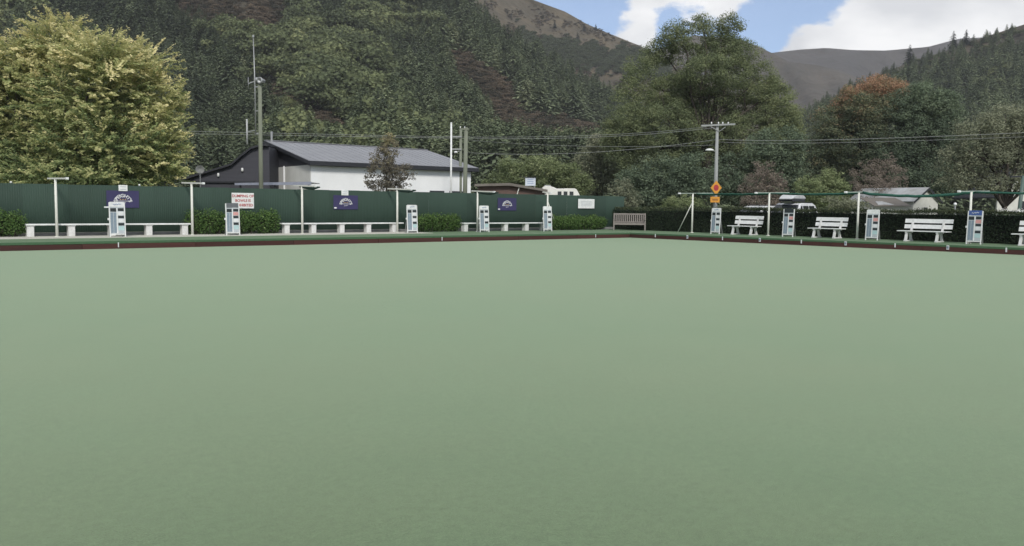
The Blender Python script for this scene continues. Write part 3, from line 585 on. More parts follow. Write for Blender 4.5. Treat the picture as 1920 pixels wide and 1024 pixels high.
low_shrub('leafy green shrub between the second and third white long benches', 777, 868, .82, 43)
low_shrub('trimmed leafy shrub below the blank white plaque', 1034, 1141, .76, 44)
# ------------------------------------------------------------ paints
white = mat('white_paint', (.74, .75, .74), .45, (.60, .61, .59), 7, 1)
cream = mat('cream_post_paint', (.66, .66, .60), .5, (.58, .58, .52), 4, 1)
concrete = mat('white_washed_block', (.66, .66, .65), .85, (.52, .52, .50), 6, 1, bump=.3, bscale=30)
fence_g = mat('fence_green', (.028, .050, .037), .65, (.034, .059, .045), .7, 1, spec=.18, objrand=.10)
dark = mat('dark_slot', (.025, .032, .034), .6)
greyblue = mat('grey_blue_strip', (.22, .27, .31), .6, (.17, .22, .27), 20, 1)
teal = mat('pale_teal_card', (.42, .58, .58), .6)
pink = mat('pink_card', (.62, .32, .30), .6)
cardw = mat('white_card', (.70, .71, .71), .6)
blue = mat('blue_header', (.06, .11, .30), .5)
greyd = mat('grey_header', (.13, .14, .15), .6)
purple = mat('banner_purple', (.036, .033, .088), .6, (.042, .038, .10), 3, 1)
redp = mat('red_print', (.42, .06, .06), .6)
bluep = mat('blue_print', (.16, .24, .42), .6)
goldp = mat('gold_print', (.55, .40, .16), .6)
clothg = mat('shade_cloth_green', (.022, .085, .062), .8, (.03, .105, .075), 8, 1)
clothd = mat('shade_cloth_dark', (.018, .038, .030), .85)
wood = mat('weathered_teak', (.26, .235, .215), .8, (.18, .16, .145), 6, 1, scale3=(1, 1, 6))
galv = mat('galvanised', (.34, .35, .35), .45, metal=.4)
def text_mesh(s, size, m, arch=0., depth=.003):
    """flat lettering in the xz plane, facing -y, centred; arch = radius of a circular arc it follows"""
    cu = bpy.data.curves.new('lettering', 'FONT'); cu.body = s; cu.size = size; cu.align_x = 'CENTER'; cu.align_y = 'CENTER'; cu.extrude = depth; cu.resolution_u = 3; cu.offset = size*.02
    o = bpy.data.objects.new('lettering', cu); COL.objects.link(o); bpy.context.view_layer.update()
    me = bpy.data.meshes.new_from_object(o.evaluated_get(bpy.context.evaluated_depsgraph_get())); bpy.data.objects.remove(o); bpy.data.curves.remove(cu)
    n = len(me.vertices); co = np.zeros(n*3); me.vertices.foreach_get('co', co); co = co.reshape(-1, 3)
    x, y, z = co[:, 0].copy(), co[:, 1].copy(), co[:, 2].copy()
    if arch: a = x/arch; rr = arch+y; x = rr*np.sin(a); y = rr*np.cos(a)-arch
    me.vertices.foreach_set('co', np.stack([x, -z, y], -1).ravel()); me.materials.clear(); me.materials.append(m); me.update(); return me

# ------------------------------------------------------------ green corrugated fence (each sheet a part)
FY = 35.3; FTOP = 2.15; fx0, fx1 = -9.0, 36.75
root = thing('corrugated_fence', 'long dark green corrugated fence along the far side of the green', 'fence', ((fx0+fx1)/2, FY, ZB))
pitch = .076; nw = 10; SW = pitch*nw; sub = 6
def sheet_mesh(nw):
    n = nw*sub+1; V = []; Fc = []
    for k in range(n):
        x = k*pitch/sub; y = .0036*math.sin(2*math.pi*x/pitch); V += [(x, y, 0), (x, y, 1)]
    for k in range(n-1): Fc.append((2*k, 2*k+2, 2*k+3, 2*k+1))
    b = len(V); V += [(x, y+.003, z) for x, y, z in V[:b]]
    for k in range(n-1): Fc.append((b+2*k, b+2*k+1, b+2*k+3, b+2*k+2))
    for e in (0, 1):
        for k in range(n-1): Fc.append((2*k+e, 2*k+2+e, b+2*k+2+e, b+2*k+e))
    mb = MB(); mb.v = V; mb.f = Fc; me = mb.mesh('sheet', fence_g, True); return me
SM = sheet_mesh(nw); cnt = int((fx1-fx0)/SW); lx0 = -(fx1-fx0)/2
for i in range(cnt):
    o = link('sheet', SM, root, (lx0+i*SW, .004*((i*7) % 3), .14)); o.scale = (1.003, 1, FTOP-ZB-.14+.006*math.sin(i*2.3))
link('plinth', MB().box(lx0, -lx0, -.07, .1, -.05, .13).mesh('plinth', mat('grey_concrete', (.23, .23, .225), .9, (.17, .17, .165), 3, 1)), root)
link('top_rail', MB().box(lx0, -lx0, .022, .07, FTOP-ZB-.13, FTOP-ZB-.05).mesh('top_rail', fence_g), root)
for i in range(20): link('post', MB().box(-.04, .04, .021, .1, -.05, FTOP-ZB-.14).mesh('post', fence_g), root, (lx0+.6+i*2.3, 0, 0))
for px in (21, 262, 905): link('post_cap', MB().lathe([(.0, .05), (.03, .045), (.04, .02), (.035, -.02), (0, -.02)], seg=8).mesh('post_cap', white, True), root, (ony(px, 345, FY)[0]-(fx0+fx1)/2, .05, FTOP-ZB+.02))

# ------------------------------------------------------------ signs on the fence
def sign_box(name, label, a, b, m, thick=.025, y=FY-.02):
    """a flat board given by two photo corners, on the fence plane"""
    p, q = ony(*a, y), ony(*b, y); W, H_ = q[0]-p[0], p[2]-q[2]
    root = thing(name, label, 'sign', ((p[0]+q[0])/2, y, (p[2]+q[2])/2))
    link('board', MB().box(-W/2, W/2, -thick, 0, -H_/2, H_/2).mesh('board', m, bevel=.004), root); return root, W, H_
def banner(label, a, b, dot=True, sz=1.):
    root, W, H_ = sign_box('banner', label, a, b, purple, .012); root['group'] = 'purple banners on the green fence'
    me = text_mesh("SPEIGHT'S", .17*sz, white, .26*sz); link('lettering', me, root, (0, -.016, H_*.20))
    for k in (-1, 0, 1):
        a_ = []
        for j in range(10): rr = (.032 if j % 2 == 0 else .014)*sz; a_.append((rr*math.sin(j*math.pi/5), rr*math.cos(j*math.pi/5)))
        link('star', MB().prism(a_, -.002, .002).mesh('star', goldp), root, (k*.085*sz, -.016, -.01+.0*k))
    link('underline', MB().box(-.2*sz, .2*sz, -.002, .002, -.008, .008).mesh('underline', cardw), root, (0, -.016, -.07))
    sw = MB(); sw.tube([(-.09, 0, -.02), (-.05, 0, .015), (-.01, 0, -.015), (.04, 0, .02), (.10, 0, .01)], .009, 5); link('script_mark', sw.mesh('script_mark', cardw), root, (0, -.016, -.15))
    if dot: link('sticker', MB().lathe([(0, -.003), (.07, -.003), (.07, .003), (0, .003)], seg=14, axis='y').mesh('sticker', cardw), root, (-W/2+.09, -.018, -H_/2+.07)).scale = (1, 1, .5)
banner('purple banner with arched white lettering behind the leftmost scoreboard rack', (199, 357), (261, 390), False, 1.05)
banner('purple banner with arched white lettering over the middle white bench', (625, 366), (671, 393))
banner('purple banner with arched white lettering, rightmost, over the shortest long bench', (933, 371), (968, 395))
def plate(label, a, b, lines, y=FY-.05):
    root, W, H_ = sign_box('number_plate', label, a, b, white, .02, y)
    for k in range(lines): link('print_line', MB().box(-W*.33, W*.33, -.002, .002, -.006, .006).mesh('print_line', greyblue), root, (0, -.024, H_*(.22-.44*k/max(1, lines-1))))
plate('small white plate above the leftmost purple banner', (222, 347), (239, 358.5), 2)
plate('small white plate above the middle purple banner', (640, 357), (653, 366.5), 2)
plate('blank white plaque with faint print near the fence end', (1084, 373), (1114, 391), 4)
root, W, H_ = sign_box('notice_sign', 'white notice board with red lettering on the green fence', (434, 361.5), (476, 391), white)
for k, s in enumerate(('DUMPING OF', 'BOWLS IS', 'PROHIBITED')): link('lettering', text_mesh(s, .155, redp), root, (0, -.03, .19-.19*k))

# ------------------------------------------------------------ shade posts
def shade_post(label, px, side, brace=0, zt=2.27, back=1.0, front=1.5, cloth=False):
    rz = 0 if side == 'A' else -math.pi/2
    p = ony(px, 440, 34.3) if side == 'A' else onx(px, 445, 34.7)
    root = thing('shade_post', label, 'post', (p[0], p[1], ZB), rz, 'white shade posts round the green'); h = zt-ZB
    link('post', MB().tube([(0, 0, -.1), (0, 0, h-.03)], [.05, .042], 10).mesh('post', cream, True), root)
    link('base_plate', MB().lathe([(0, .03), (.085, .03), (.09, .0), (0, 0)], seg=12).mesh('base_plate', cream), root)
    aw = .055 if side == 'A' else .036; link('arm', MB().bar((0, back, h+.03), (0, -front, h-.03), aw, aw).mesh('arm', cream if side == 'A' else mat('arm_grey_green', (.36, .42, .37), .6)), root)
    link('end_cap', MB().box(-.045, .045, -front-.12, -front+.02, h-.075, h+.005).mesh('end_cap', white, bevel=.01), root)
    if cloth: link('gathered_cloth', MB().tube([(.02, .3, h-.03), (.03, -front*.3, h-.075), (.03, -front*.8, h-.10), (.02, -front-.35, h-.07)], [.02, .07, .08, .03], 8).mesh('gathered_cloth', clothd, True), root)
    if brace: link('brace', MB().tube([(0, 0, h*.78), (brace, 0, h*.3 if side == 'A' else -.02)], .022, 6).mesh('brace', cream, True), root)
for k, (px, zt, b, f_, cl, lab) in enumerate(((107, 2.33, 1.3, 1.9, 0, 'white T-shaped post at the left, behind the longest bench'), (361, 2.29, 1.15, 1.3, 0, 'white T-shaped post at the right end of the longest bench'), (567, 2.28, .8, 1.3, 1, 'white T-shaped post left of the middle purple banner'),
        (745, 2.24, .85, 1.2, 1, 'white T-shaped post at the right end of the middle long bench'), (895, 2.22, .5, 1.3, 1, 'white T-shaped post just left of the fourth scoreboard rack'))):
    shade_post(lab, px, 'A', 0, zt, b, f_, bool(cl))
shade_post('white braced post behind the fifth scoreboard rack', 1026, 'A', .45, 2.25, .4, .2)
for px, br, lab in ((1297, -.95, 'cream braced post at the hedge end, left of the road-sign pole'), (1440, 0, 'cream post between the first and second short white benches'), (1607, 0, 'cream post left of the third hedge-side scoreboard rack'), (1817, 0, 'cream post behind the blue-headed scoreboard rack')):
    shade_post(lab, px, 'B', br, 2.27, 1.6, 1.0)
ypost = [onx(px, 445, 34.7)[1] for px in (1297, 1440, 1607, 1817)]+[10.2]
for i, lab in enumerate(('thin green shade cloth stretched over the road-sign pole bay', 'green shade cloth sagging above the car with roof box', 'green shade cloth sagging before the white house', 'green shade cloth at the right edge above the hedge')):
    a, b = ypost[i], ypost[i+1]; nx, ny = 14, 7; V = []; g = np.random.default_rng(70+i); deep = (.05, .08, .17, .07)[i]
    for k in range(nx+1):
        for j in range(ny+1):
            u, v_ = k/nx, j/ny; V.append((35.3-.34*v_+.05*math.sin(u*9+i), a+(b-a)*u, 2.26-.06*math.sin(v_*math.pi)-deep*4*u*(1-u)*(.75+.25*math.sin(v_*5+i))+g.normal()*.01))
    q = [(k*(ny+1)+j, (k+1)*(ny+1)+j, (k+1)*(ny+1)+j+1, k*(ny+1)+j+1) for k in range(nx) for j in range(ny)]
    off = len(V); V2 = V+[(x, y, z-.006) for x, y, z in V]; q2 = q+[tuple(off+c for c in f_[::-1]) for f_ in q]
    c0 = np.mean(V, 0); root = thing('shade_cloth', lab, 'shade cloth', c0, 0, 'green shade cloths over the hedge side')
    mb = MB(); mb.v = [tuple(np.array(v_)-c0) for v_ in V2]; mb.f = q2; link('cloth', mb.mesh('cloth', clothg, True), root)
    e = [np.array(V[k*(ny+1)+ny])-c0 for k in range(nx+1)]; link('hem', MB().tube([p-[0, 0, .02] for p in e], (.03, .04, .065, .045)[i], 6).mesh('hem', clothg, True), root)

# ------------------------------------------------------------ long white benches on block legs
def long_bench(label, pa, pb, legs, ys=34.75, zt=.70):
    a, b = ony(pa, 418, ys)[0], ony(pb, 418, ys)[0]; c = (a+b)/2; W = (b-a)/2; h = zt-ZB
    root = thing('long_bench', label, 'bench', (c, ys, ZB), 0, 'long white benches along the green fence')
    link('seat', MB().box(-W, W, -.2, .16, h-.055, h).mesh('seat', white, bevel=.008), root)
    for px in legs:
        x = ony(px, 430, ys)[0]-c
        link('block_leg', MB().box(-.115, .115, -.15, .15, -.02, h-.085).mesh('block_leg', concrete, bevel=.012), root, (x, 0, 0))
        link('bearer', MB().box(-.14, .14, -.17, .15, h-.084, h-.056).mesh('bearer', concrete), root, (x, 0, 0))
long_bench('longest white bench on five block legs, at the left', 47, 355, (56, 133, 209, 278, 345))
long_bench('white long bench on block legs under the middle purple banner', 526, 753, (536, 586, 639, 689, 737), zt=.69)
long_bench('short white long bench under the rightmost purple banner', 866, 1022, (871, 908, 946, 985, 1018), zt=.66)

# ------------------------------------------------------------ scoreboard racks
def rack(label, px, side, head, cards, mark=True, peg=False, white_top=True):
    rz = 0 if side == 'A' else -math.pi/2; rz += R(random.uniform(-3, 3))
    p = ony(px, 438, 33.5) if side == 'A' else onx(px, 445, 34.25)
    root = thing('scoreboard_rack', label, 'scoreboard', (p[0], p[1], ZB), rz, 'scoreboard racks round the green'); w_, h = .275, 1.29
    for s in (-1, 1): link('leg', MB().bar((s*(w_-.018), -.045, -.01), (s*(w_-.018), .03, h-.02), .036, .04).mesh('leg', white), root)
    link('foot_brace', MB().bar((-w_+.04, .22, -.01), (-w_+.04, .03, h*.75), .025, .025).bar((w_-.04, .22, -.01), (w_-.04, .03, h*.75), .025, .025).mesh('foot_brace', galv), root)
    tilt = lambda z: -.045+.075*z/h
    def panel(n, x0, x1, z0, z1, m, pr=0.):
        yf = -.012-pr
        return link(n, MB().hexa([(x0, tilt(z0)+yf, z0), (x1, tilt(z0)+yf, z0), (x1, tilt(z0)+.012, z0), (x0, tilt(z0)+.012, z0), (x0, tilt(z1)+yf, z1), (x1, tilt(z1)+yf, z1), (x1, tilt(z1)+.012, z1), (x0, tilt(z1)+.012, z1)]).mesh(n, m), root)
    panel('bottom_rail', -w_+.04, w_-.04, .09, .125, white)
    panel('back_board', -w_+.04, w_-.04, .13, 1.10, mat('rack_back_board', (.46, .50, .52), .7))
    panel('header', -w_+.037, w_-.037, 1.105, h, head, .004)
    if mark:
        sc_ = MB(); pm = [(-.13+.26*k/9, tilt(1.2)-.022, 1.20+.022*math.sin(k*2.1)+.03*(k/9-.5)) for k in range(10)]; sc_.tube(pm, .010, 5); link('script_mark', sc_.mesh('script_mark', bluep if head != blue else cardw), root)
    xm = 0.0
    panel('dark_slot', -w_+.045, xm-.03, .93, 1.06, dark, .006)
    for k in range(2): panel('score_strip', -w_+.05+k*.105, -w_+.135+k*.105, .16, .90, greyblue, .006)
    panel('divider', xm-.022, xm+.015, .13, 1.06, white, .012)
    z = 1.06; seq = [(dark, .115), (cards[0], .14), (dark, .10), (cards[1], .14), (dark, .10), (cards[2], .16)]
    for m_, hh in seq:
        panel('card' if m_ is not dark else 'card_slot', xm+.028, w_-.045, z-hh+.008, z, m_, .006); z -= hh+.012
    link('peg', MB().box(-w_-.05, -w_+.0, -.02, .01, .62, .70).mesh('peg', white), root)
    if peg: link('side_arm', MB().box(-w_-.16, -w_, -.03, .0, h-.22, h-.17).mesh('side_arm', white), root)
CW = (cardw, cardw, teal); CP = (pink, cardw, teal)
rack('white scoreboard rack with side arm in front of the leftmost purple banner', 220.5, 'A', cardw, (cardw, cardw, teal), True, True)
rack('scoreboard rack with dark grey header in front of the red-lettered sign', 436.5, 'A', greyd, (pink, cardw, teal), False)
rack('white scoreboard rack before the shrub between the long benches', 772.5, 'A', white, CW)
rack('white scoreboard rack left of the rightmost purple banner', 907.5, 'A', white, CW)
rack('white scoreboard rack in front of the braced fence-side post', 1026, 'A', white, CW, False)
rack('white scoreboard rack directly below the orange diamond road sign', 1341.5, 'B', white, CW)
rack('scoreboard rack with dark header below the car with roof box', 1477.5, 'B', dark, CP, False)
rack('white scoreboard rack with pink card, left of the longest hedge bench', 1635, 'B', white, CP, False)
rack('scoreboard rack with blue header near the right edge', 1826.5, 'B', blue, CP)

# ------------------------------------------------------------ white slatted benches before the hedge
def slat_bench(label, pa, pb, rz=0.):
    X0 = 34.75; a, b = onx(pa, 428, X0)[1], onx(pb, 428, X0)[1]; c = (a+b)/2; W = (a-b)/2
    root = thing('garden_bench', label, 'bench', (X0, c, ZB), -math.pi/2+R(rz), 'white slatted benches before the hedge')
    for k in range(3): link('seat_slat', MB().box(-W, W, -.24+k*.155, -.105+k*.155, .405, .44).mesh('seat_slat', white, bevel=.006), root)
    for z0 in (.525, .755):
        y = .27+(z0-.45)*.22; link('back_slat', MB().hexa([(-W+.06, y, z0), (W-.02, y, z0), (W-.02, y+.035, z0), (-W+.06, y+.035, z0), (-W+.06, y+.035, z0+.165), (W-.02, y+.035, z0+.165), (W-.02, y+.07, z0+.165), (-W+.06, y+.07, z0+.165)]).mesh('back_slat', white), root)
    for s in (-1, 1):
        x = s*W*.62
        link('front_leg', MB().bar((x, -.24, -.01), (x, -.13, .40), .09, .085).mesh('front_leg', concrete), root)
        link('rear_leg', MB().bar((x, .26, -.01), (x, .12, .40), .085, .09).mesh('rear_leg', concrete), root)
        link('foot', MB().box(x-.052, x+.052, -.30, .34, -.012, .05).mesh('foot', concrete), root)
        link('seat_bearer', MB().box(x-.046, x+.046, -.22, .27, .345, .403).mesh('seat_bearer', concrete), root)
        link('back_support', MB().bar((x, .235, .41), (x, .40, .915), .085, .05, (0, 1, 0)).mesh('back_support', concrete), root)
slat_bench('short white slatted bench nearest the green corner, right of the road-sign pole', 1369, 1423, 1)
slat_bench('short white slatted bench between the second and third hedge-side racks', 1519, 1582, -1)
slat_bench('widest white slatted bench before the hedge', 1687, 1780, 1)
slat_bench('white slatted bench cut off by the right edge', 1901, 2000, 0)
# teak bench in the corner
p = onx(1179, 432, 35.05); p = at(1180, 432, 47.6); root = thing('teak_bench', 'weathered brown slatted wooden bench in the far corner', 'bench', (p[0], p[1], ZB), FACE-R(8)); W = .86
for s in (-1, 1):
    link('front_leg', MB().box(s*W-.035, s*W+.035, -.30, -.23, -.01, .58).mesh('front_leg', wood), root)
    link('rear_leg', MB().bar((s*W, .24, -.01), (s*W, .33, .95), .07, .06).mesh('rear_leg', wood), root)
    link('arm_rest', MB().box(s*W-.045, s*W+.045, -.34, .25, .582, .615).mesh('arm_rest', wood, bevel=.006), root)
for k in range(5): link('seat_slat', MB().box(-W+.04, W-.04, -.27+k*.1, -.19+k*.1, .40, .425).mesh('seat_slat', wood), root)
link('apron', MB().box(-W+.036, W-.036, -.285, -.255, .31, .395).mesh('apron', wood), root)
link('top_rail', MB().box(-W+.03, W-.03, .29, .33, .86, .94).mesh('top_rail', wood, bevel=.008), root); link('lower_rail', MB().box(-W+.03, W-.03, .25, .285, .44, .49).mesh('lower_rail', wood), root)
for k in range(15): x = -W+.11+(2*W-.22)*k/14; link('back_slat', MB().bar((x, .272, .488), (x, .31, .862), .055, .018, (0, 1, 0)).mesh('back_slat', wood), root)

# ------------------------------------------------------------ rink markers on the ditch board
def marker(px, side, label, wide):
    ww = (.016 if side == 'A' else .026) if not wide else .05
    if side == 'A': x = ony(px, 452, BANKY-.03)[0]; loc = (x, BANKY-.015, .10); rz = 0
    else:
        y = 20.; 
        for _ in range(20): y = onx(px, 455, bx(y, D))[1]
        loc = (bx(y, D)-.015, y, .13); rz = -math.pi/2
    root = thing('rink_marker', label, 'marker', loc, rz, 'white rink markers on the ditch board')
    link('plate', MB().box(-ww, ww, -.014, .0, -.07, .09).mesh('plate', cardw, bevel=.003), root)
    if wide: link('numeral_panel', MB().box(-.035, .035, -.019, -.0142, -.03, .06).mesh('numeral_panel', greyblue), root)
for px, lab in ((222, 'thin pale rink marker below the leftmost scoreboard rack'), (829, 'thin pale rink marker below the shrub between long benches'), (1117, 'thin pale rink marker near the ditch corner, left side')): marker(px, 'A', lab, False)
for k, (px, wd, lab) in enumerate(((1229, 0, 'rink marker right of the ditch corner, first on that side'), (1289, 1, 'rink marker below the braced cream post'), (1355, 0, 'rink marker right of the rack below the road sign'), (1425, 1, 'rink marker at the right end of the first short bench'), (1503, 0, 'rink marker left of the second short bench'), (1586, 1, 'rink marker right of the second short bench'), (1679, 0, 'rink marker left of the widest white bench'), (1778, 1, 'rink marker right of the widest white bench'), (1888, 0, 'rink marker nearest the right edge'))): marker(px, 'B', 'white '+lab, wd)
# ------------------------------------------------------------ buildings behind the fence
navy = mat('dark_navy_cladding', (.045, .046, .056), .7, (.055, .056, .066), 1.5, 1, bump=.3, bscale=8, scale3=(.3, .3, 6))
roofm = mat('grey_metal_roof', (.27, .275, .29), .45, (.22, .225, .24), .8, 1, metal=.2)
wallw = mat('white_render', (.80, .81, .81), .85, (.72, .73, .73), .7, 1, bump=.15, bscale=12)
wallg = mat('pale_grey_cladding', (.58, .58, .55), .8, (.52, .52, .49), 1.2, 1)
trim = mat('dark_trim', (.03, .032, .038), .6)
glass = mat('dark_glass', (.02, .024, .028), .12, spec=.6)
bluegrey = mat('blue_grey_fascia', (.26, .28, .35), .6)
P0 = at(583, 301, 58); x0, y0 = P0[0], P0[1]; E_ = P0[2]-GZ; RL = 14.1; AP = onx(505, 266, x0); ay, az_ = AP[1]-y0, AP[2]-GZ; WL = 13.4
b = thing('club_building', 'long white building with grey metal gable roof behind the green fence', 'building', (x0, y0, GZ))
link('wall', MB().box(0, WL, 0, .2, -.1, E_-.02).mesh('wall', wallw), b)
mb = MB(); pl = [(0, -.1), (0, E_-.02), (ay, az_-.12), (2*ay, E_-.02), (2*ay, -.1)]
for xx, nm in ((0.0, 'gable_wall'), (WL-.2, 'gable_wall')):
    k = MB(); i = 0; n = len(pl); k.v = [(xx+.003, y_+.001, z_) for y_, z_ in pl]+[(xx+.197, y_+.001, z_) for y_, z_ in pl]; k.f = [tuple(range(n)), tuple(range(2*n-1, n-1, -1))]+[(j, n+j, n+(j+1) % n, (j+1) % n) for j in range(n)]
    link(nm, k.mesh(nm, navy), b)
# roof: front and rear slope, sheet ribs
def slope(ya, za, yb, zb_, nm):
    r0 = link(nm, MB().hexa([(-.35, ya, za), (WL+.45, ya, za), (WL+.45, yb, zb_), (-.35, yb, zb_), (-.35, ya, za+.07), (WL+.45, ya, za+.07), (WL+.45, yb, zb_+.07), (-.35, yb, zb_+.07)]).mesh(nm, roofm), b)
    rb = MB().bar((0, ya, za+.076), (0, yb, zb_+.076), .03, .014).mesh('rib', roofm)
    for k in range(24): link('rib', rb, r0, (-.3+k*(WL+.7)/23, 0, 0))
sl = (az_-E_)/ay
slope(-.45, E_-.45*sl, ay, az_, 'roof_slope'); slope(2*ay+.45, E_-.45*sl, ay+.002, az_+.001, 'roof_slope')
link('ridge_cap', MB().box(-.36, WL+.46, ay-.15, ay+.15, az_+.075, az_+.12).mesh('ridge_cap', roofm), b)
link('fascia', MB().box(-.34, WL+.44, -.50, -.455, E_-.45*sl-.22, E_-.45*sl+.06).mesh('fascia', trim), b)
link('soffit', MB().box(-.2, WL+.2, -.452, -.005, E_-.34, E_-.30).mesh('soffit', trim), b)
link('barge_board', MB().bar((-.37, -.45, E_-.45*sl-.06), (-.37, ay, az_-.06), .03, .22).mesh('barge_board', trim), b)
link('barge_board', MB().bar((-.37, 2*ay+.45, E_-.45*sl-.06), (-.37, ay, az_-.06), .03, .22).mesh('barge_board', trim), b)
k = MB(); pp = [(.0, -.1), (.0, 4.02), (7.6, 3.98), (7.6, -.1)]; k.v = [(-.04, y_+.03, z_) for y_, z_ in pp]+[(-.002, y_+.03, z_) for y_, z_ in pp]; k.f = [(0, 1, 2, 3), (7, 6, 5, 4)]+[(j, 4+j, 4+(j+1) % 4, (j+1) % 4) for j in range(4)]; link('gable_cladding', k.mesh('gable_cladding', wallg), b)
link('downpipe', MB().tube([(-.1, 4.2, 0), (-.1, 4.2, 4.05)], .06, 8).mesh('downpipe', wallw), b)
wd = link('window', MB().box(-.09, -.045, 5.9, 6.7, 2.3, 3.5).mesh('window', trim), b); link('pane', MB().box(-.097, -.092, 5.98, 6.62, 2.38, 3.42).mesh('pane', glass), wd)
for xx in (9.6, 11.4): wd = link('window', MB().box(xx, xx+1.3, -.05, -.003, 1.7, 2.45).mesh('window', trim), b); link('pane', MB().box(xx+.06, xx+1.24, -.057, -.052, 1.76, 2.39).mesh('pane', glass), wd)
link('vent_pipe', MB().tube([(.1, ay-.2, az_-.2), (.1, ay-.2, az_+.75)], .09, 8).mesh('vent_pipe', galv), b)
# annex with a bell-cast gable
DA = 60.; base = ground_at(420, DA); s = DA/F
b = thing('dark_annex', 'dark navy annex with curved sweeping gable left of the white building', 'building', base, FACE)
def fpt(px, py, ref=420): return ((px-ref)*s, (horizon(px)-py)*s+EYE-GZ)
prof = [fpt(346, 339.5), fpt(372, 331), fpt(405, 321.5), fpt(437, 311.5), fpt(455, 296), fpt(473, 282), fpt(493, 276), fpt(506, 276), fpt(506, 339.5)]
bot = prof[0][1]
link('wall', MB().prism([(prof[0][0]+1.2, -.1)]+[(prof[0][0]+1.2, bot-.1), (prof[0][0]+.1, bot)]+prof[1:-1]+[(prof[-1][0], -.1)], 0, .2).mesh('wall', navy), b)
rf = link('roof', None, b) if False else None
rp = [(x, z+.03) for x, z in prof[:-1]]+[(x, z+.17) for x, z in prof[:-1]][::-1]
link('roof', MB().prism(rp, -.3, 6.0).mesh('roof', trim), b)
for px, py in ((411, 328.5), (456, 319)): q = fpt(px, py); link('wall_lamp', MB().lathe([(0, .14), (.07, .12), (.085, -.1), (0, -.13)], (q[0], -.09, q[1]), 10).mesh('wall_lamp', white, True), b)
link('gutter', MB().box(prof[0][0]+.2, prof[-1][0]-1.0, -.16, -.02, bot-.10, bot+.02).mesh('gutter', trim), b)
link('side_wall', MB().box(prof[-1][0]-.2, prof[-1][0]-.002, .2, 5.8, -.1, prof[-2][1]-.02).mesh('side_wall', navy), b)
# flat canopy in front
DC = 55.; s = DC/F; base = ground_at(512, DC); b = thing('flat_canopy', 'flat blue grey canopy in front of the dark annex', 'canopy', base, FACE)
f1 = lambda px, py: ((px-512)*s, (horizon(px)-py)*s+EYE-GZ)
a1, a2, a3, a4 = f1(441, 347.5), f1(584, 347), f1(584, 341), f1(441, 343.5)
link('fascia', MB().prism([a1, a2, a3, a4], -.06, 0).mesh('fascia', bluegrey), b)
link('roof_sheet', MB().prism([(a4[0]+.05, a4[1]-.08), (a3[0]-.05, a3[1]-.08), (a3[0]-.05, a3[1]-.03), (a4[0]+.05, a4[1]-.03)], .002, 2.6).mesh('roof_sheet', roofm), b)
for px in (450, 515, 578): q = f1(px, 347); link('post', MB().box(q[0]-.05, q[0]+.05, .1, .2, -.1, q[1]-.0).mesh('post', trim), b)
# satellite dish
DD = 58.; p = at(375, 318, DD); b = thing('satellite_dish', 'round grey satellite dish left of the dark annex', 'dish', (p[0], p[1], GZ), FACE+R(18)); hz = p[2]-GZ
o = link('dish', MB().lathe([(0, .10), (.15, .075), (.28, .0), (.29, .0), (.15, .09), (0, .115)], seg=20, axis='y').mesh('dish', mat('dish_grey', (.33, .34, .34), .6), True), b, (0, -.04, hz)); o.rotation_euler = (R(20), 0, 0)
link('feed_arm', MB().tube([(0, .05, hz-.25), (0, -.4, hz-.12)], .012, 6).mesh('feed_arm', galv), b); link('pole', MB().tube([(0, .10, -.1), (0, .10, hz)], .035, 8).mesh('pole', galv), b)
# brown shed
DS = 55.; s = DS/F; base = ground_at(950, DS); b = thing('brown_shed', 'low brown shed roof showing above the fence right of the white building', 'shed', base, FACE)
shedw = mat('brown_brick', (.13, .085, .07), .85, (.10, .068, .058), 3, 1); shedr = mat('brown_roof', (.16, .145, .125), .7, (.13, .115, .10), 2, 1)
f1 = lambda px, py: ((px-950)*s, (horizon(px)-py)*s+EYE-GZ)
link('wall', MB().prism([(f1(896, 0)[0], -.1), f1(896, 350), f1(952, 348.5), f1(1020, 358), (f1(1020, 0)[0], -.1)], .0, .2).mesh('wall', shedw), b)
r1 = [f1(890, 350), f1(955, 348.5), f1(1026, 360), f1(1026, 356), f1(955, 343.5), f1(890, 345.5)]
link('roof', MB().prism(r1, -.35, 5).mesh('roof', shedr), b)
link('strut', MB().bar((f1(973, 352)[0], -.2, f1(973, 352)[1]), (f1(969, 366)[0], -.2, f1(969, 366)[1]), .05, .05).mesh('strut', cream), b)
p = at(994.5, 341, 56.5); b = thing('roof_sign', 'small white sign board standing above the brown shed', 'sign', (p[0], p[1], GZ), FACE); hz = p[2]-GZ
link('board', MB().box(-.34, .34, -.03, 0, hz-.26, hz+.27).mesh('board', mat('blue_white_board', (.55, .60, .66), .6)), b)
for k in range(3): link('print_line', MB().box(-.2, .2, -.034, -.031, hz+.14-.13*k, hz+.17-.13*k).mesh('print_line', bluep), b)
for sx in (-.28, .28): link('post', MB().box(sx-.03, sx+.03, .0021, .05, -.1, hz+.2).mesh('post', galv), b)
link('hood', MB().box(-.75, .4, -.1, .1, hz+.29, hz+.32).mesh('hood', trim), b)
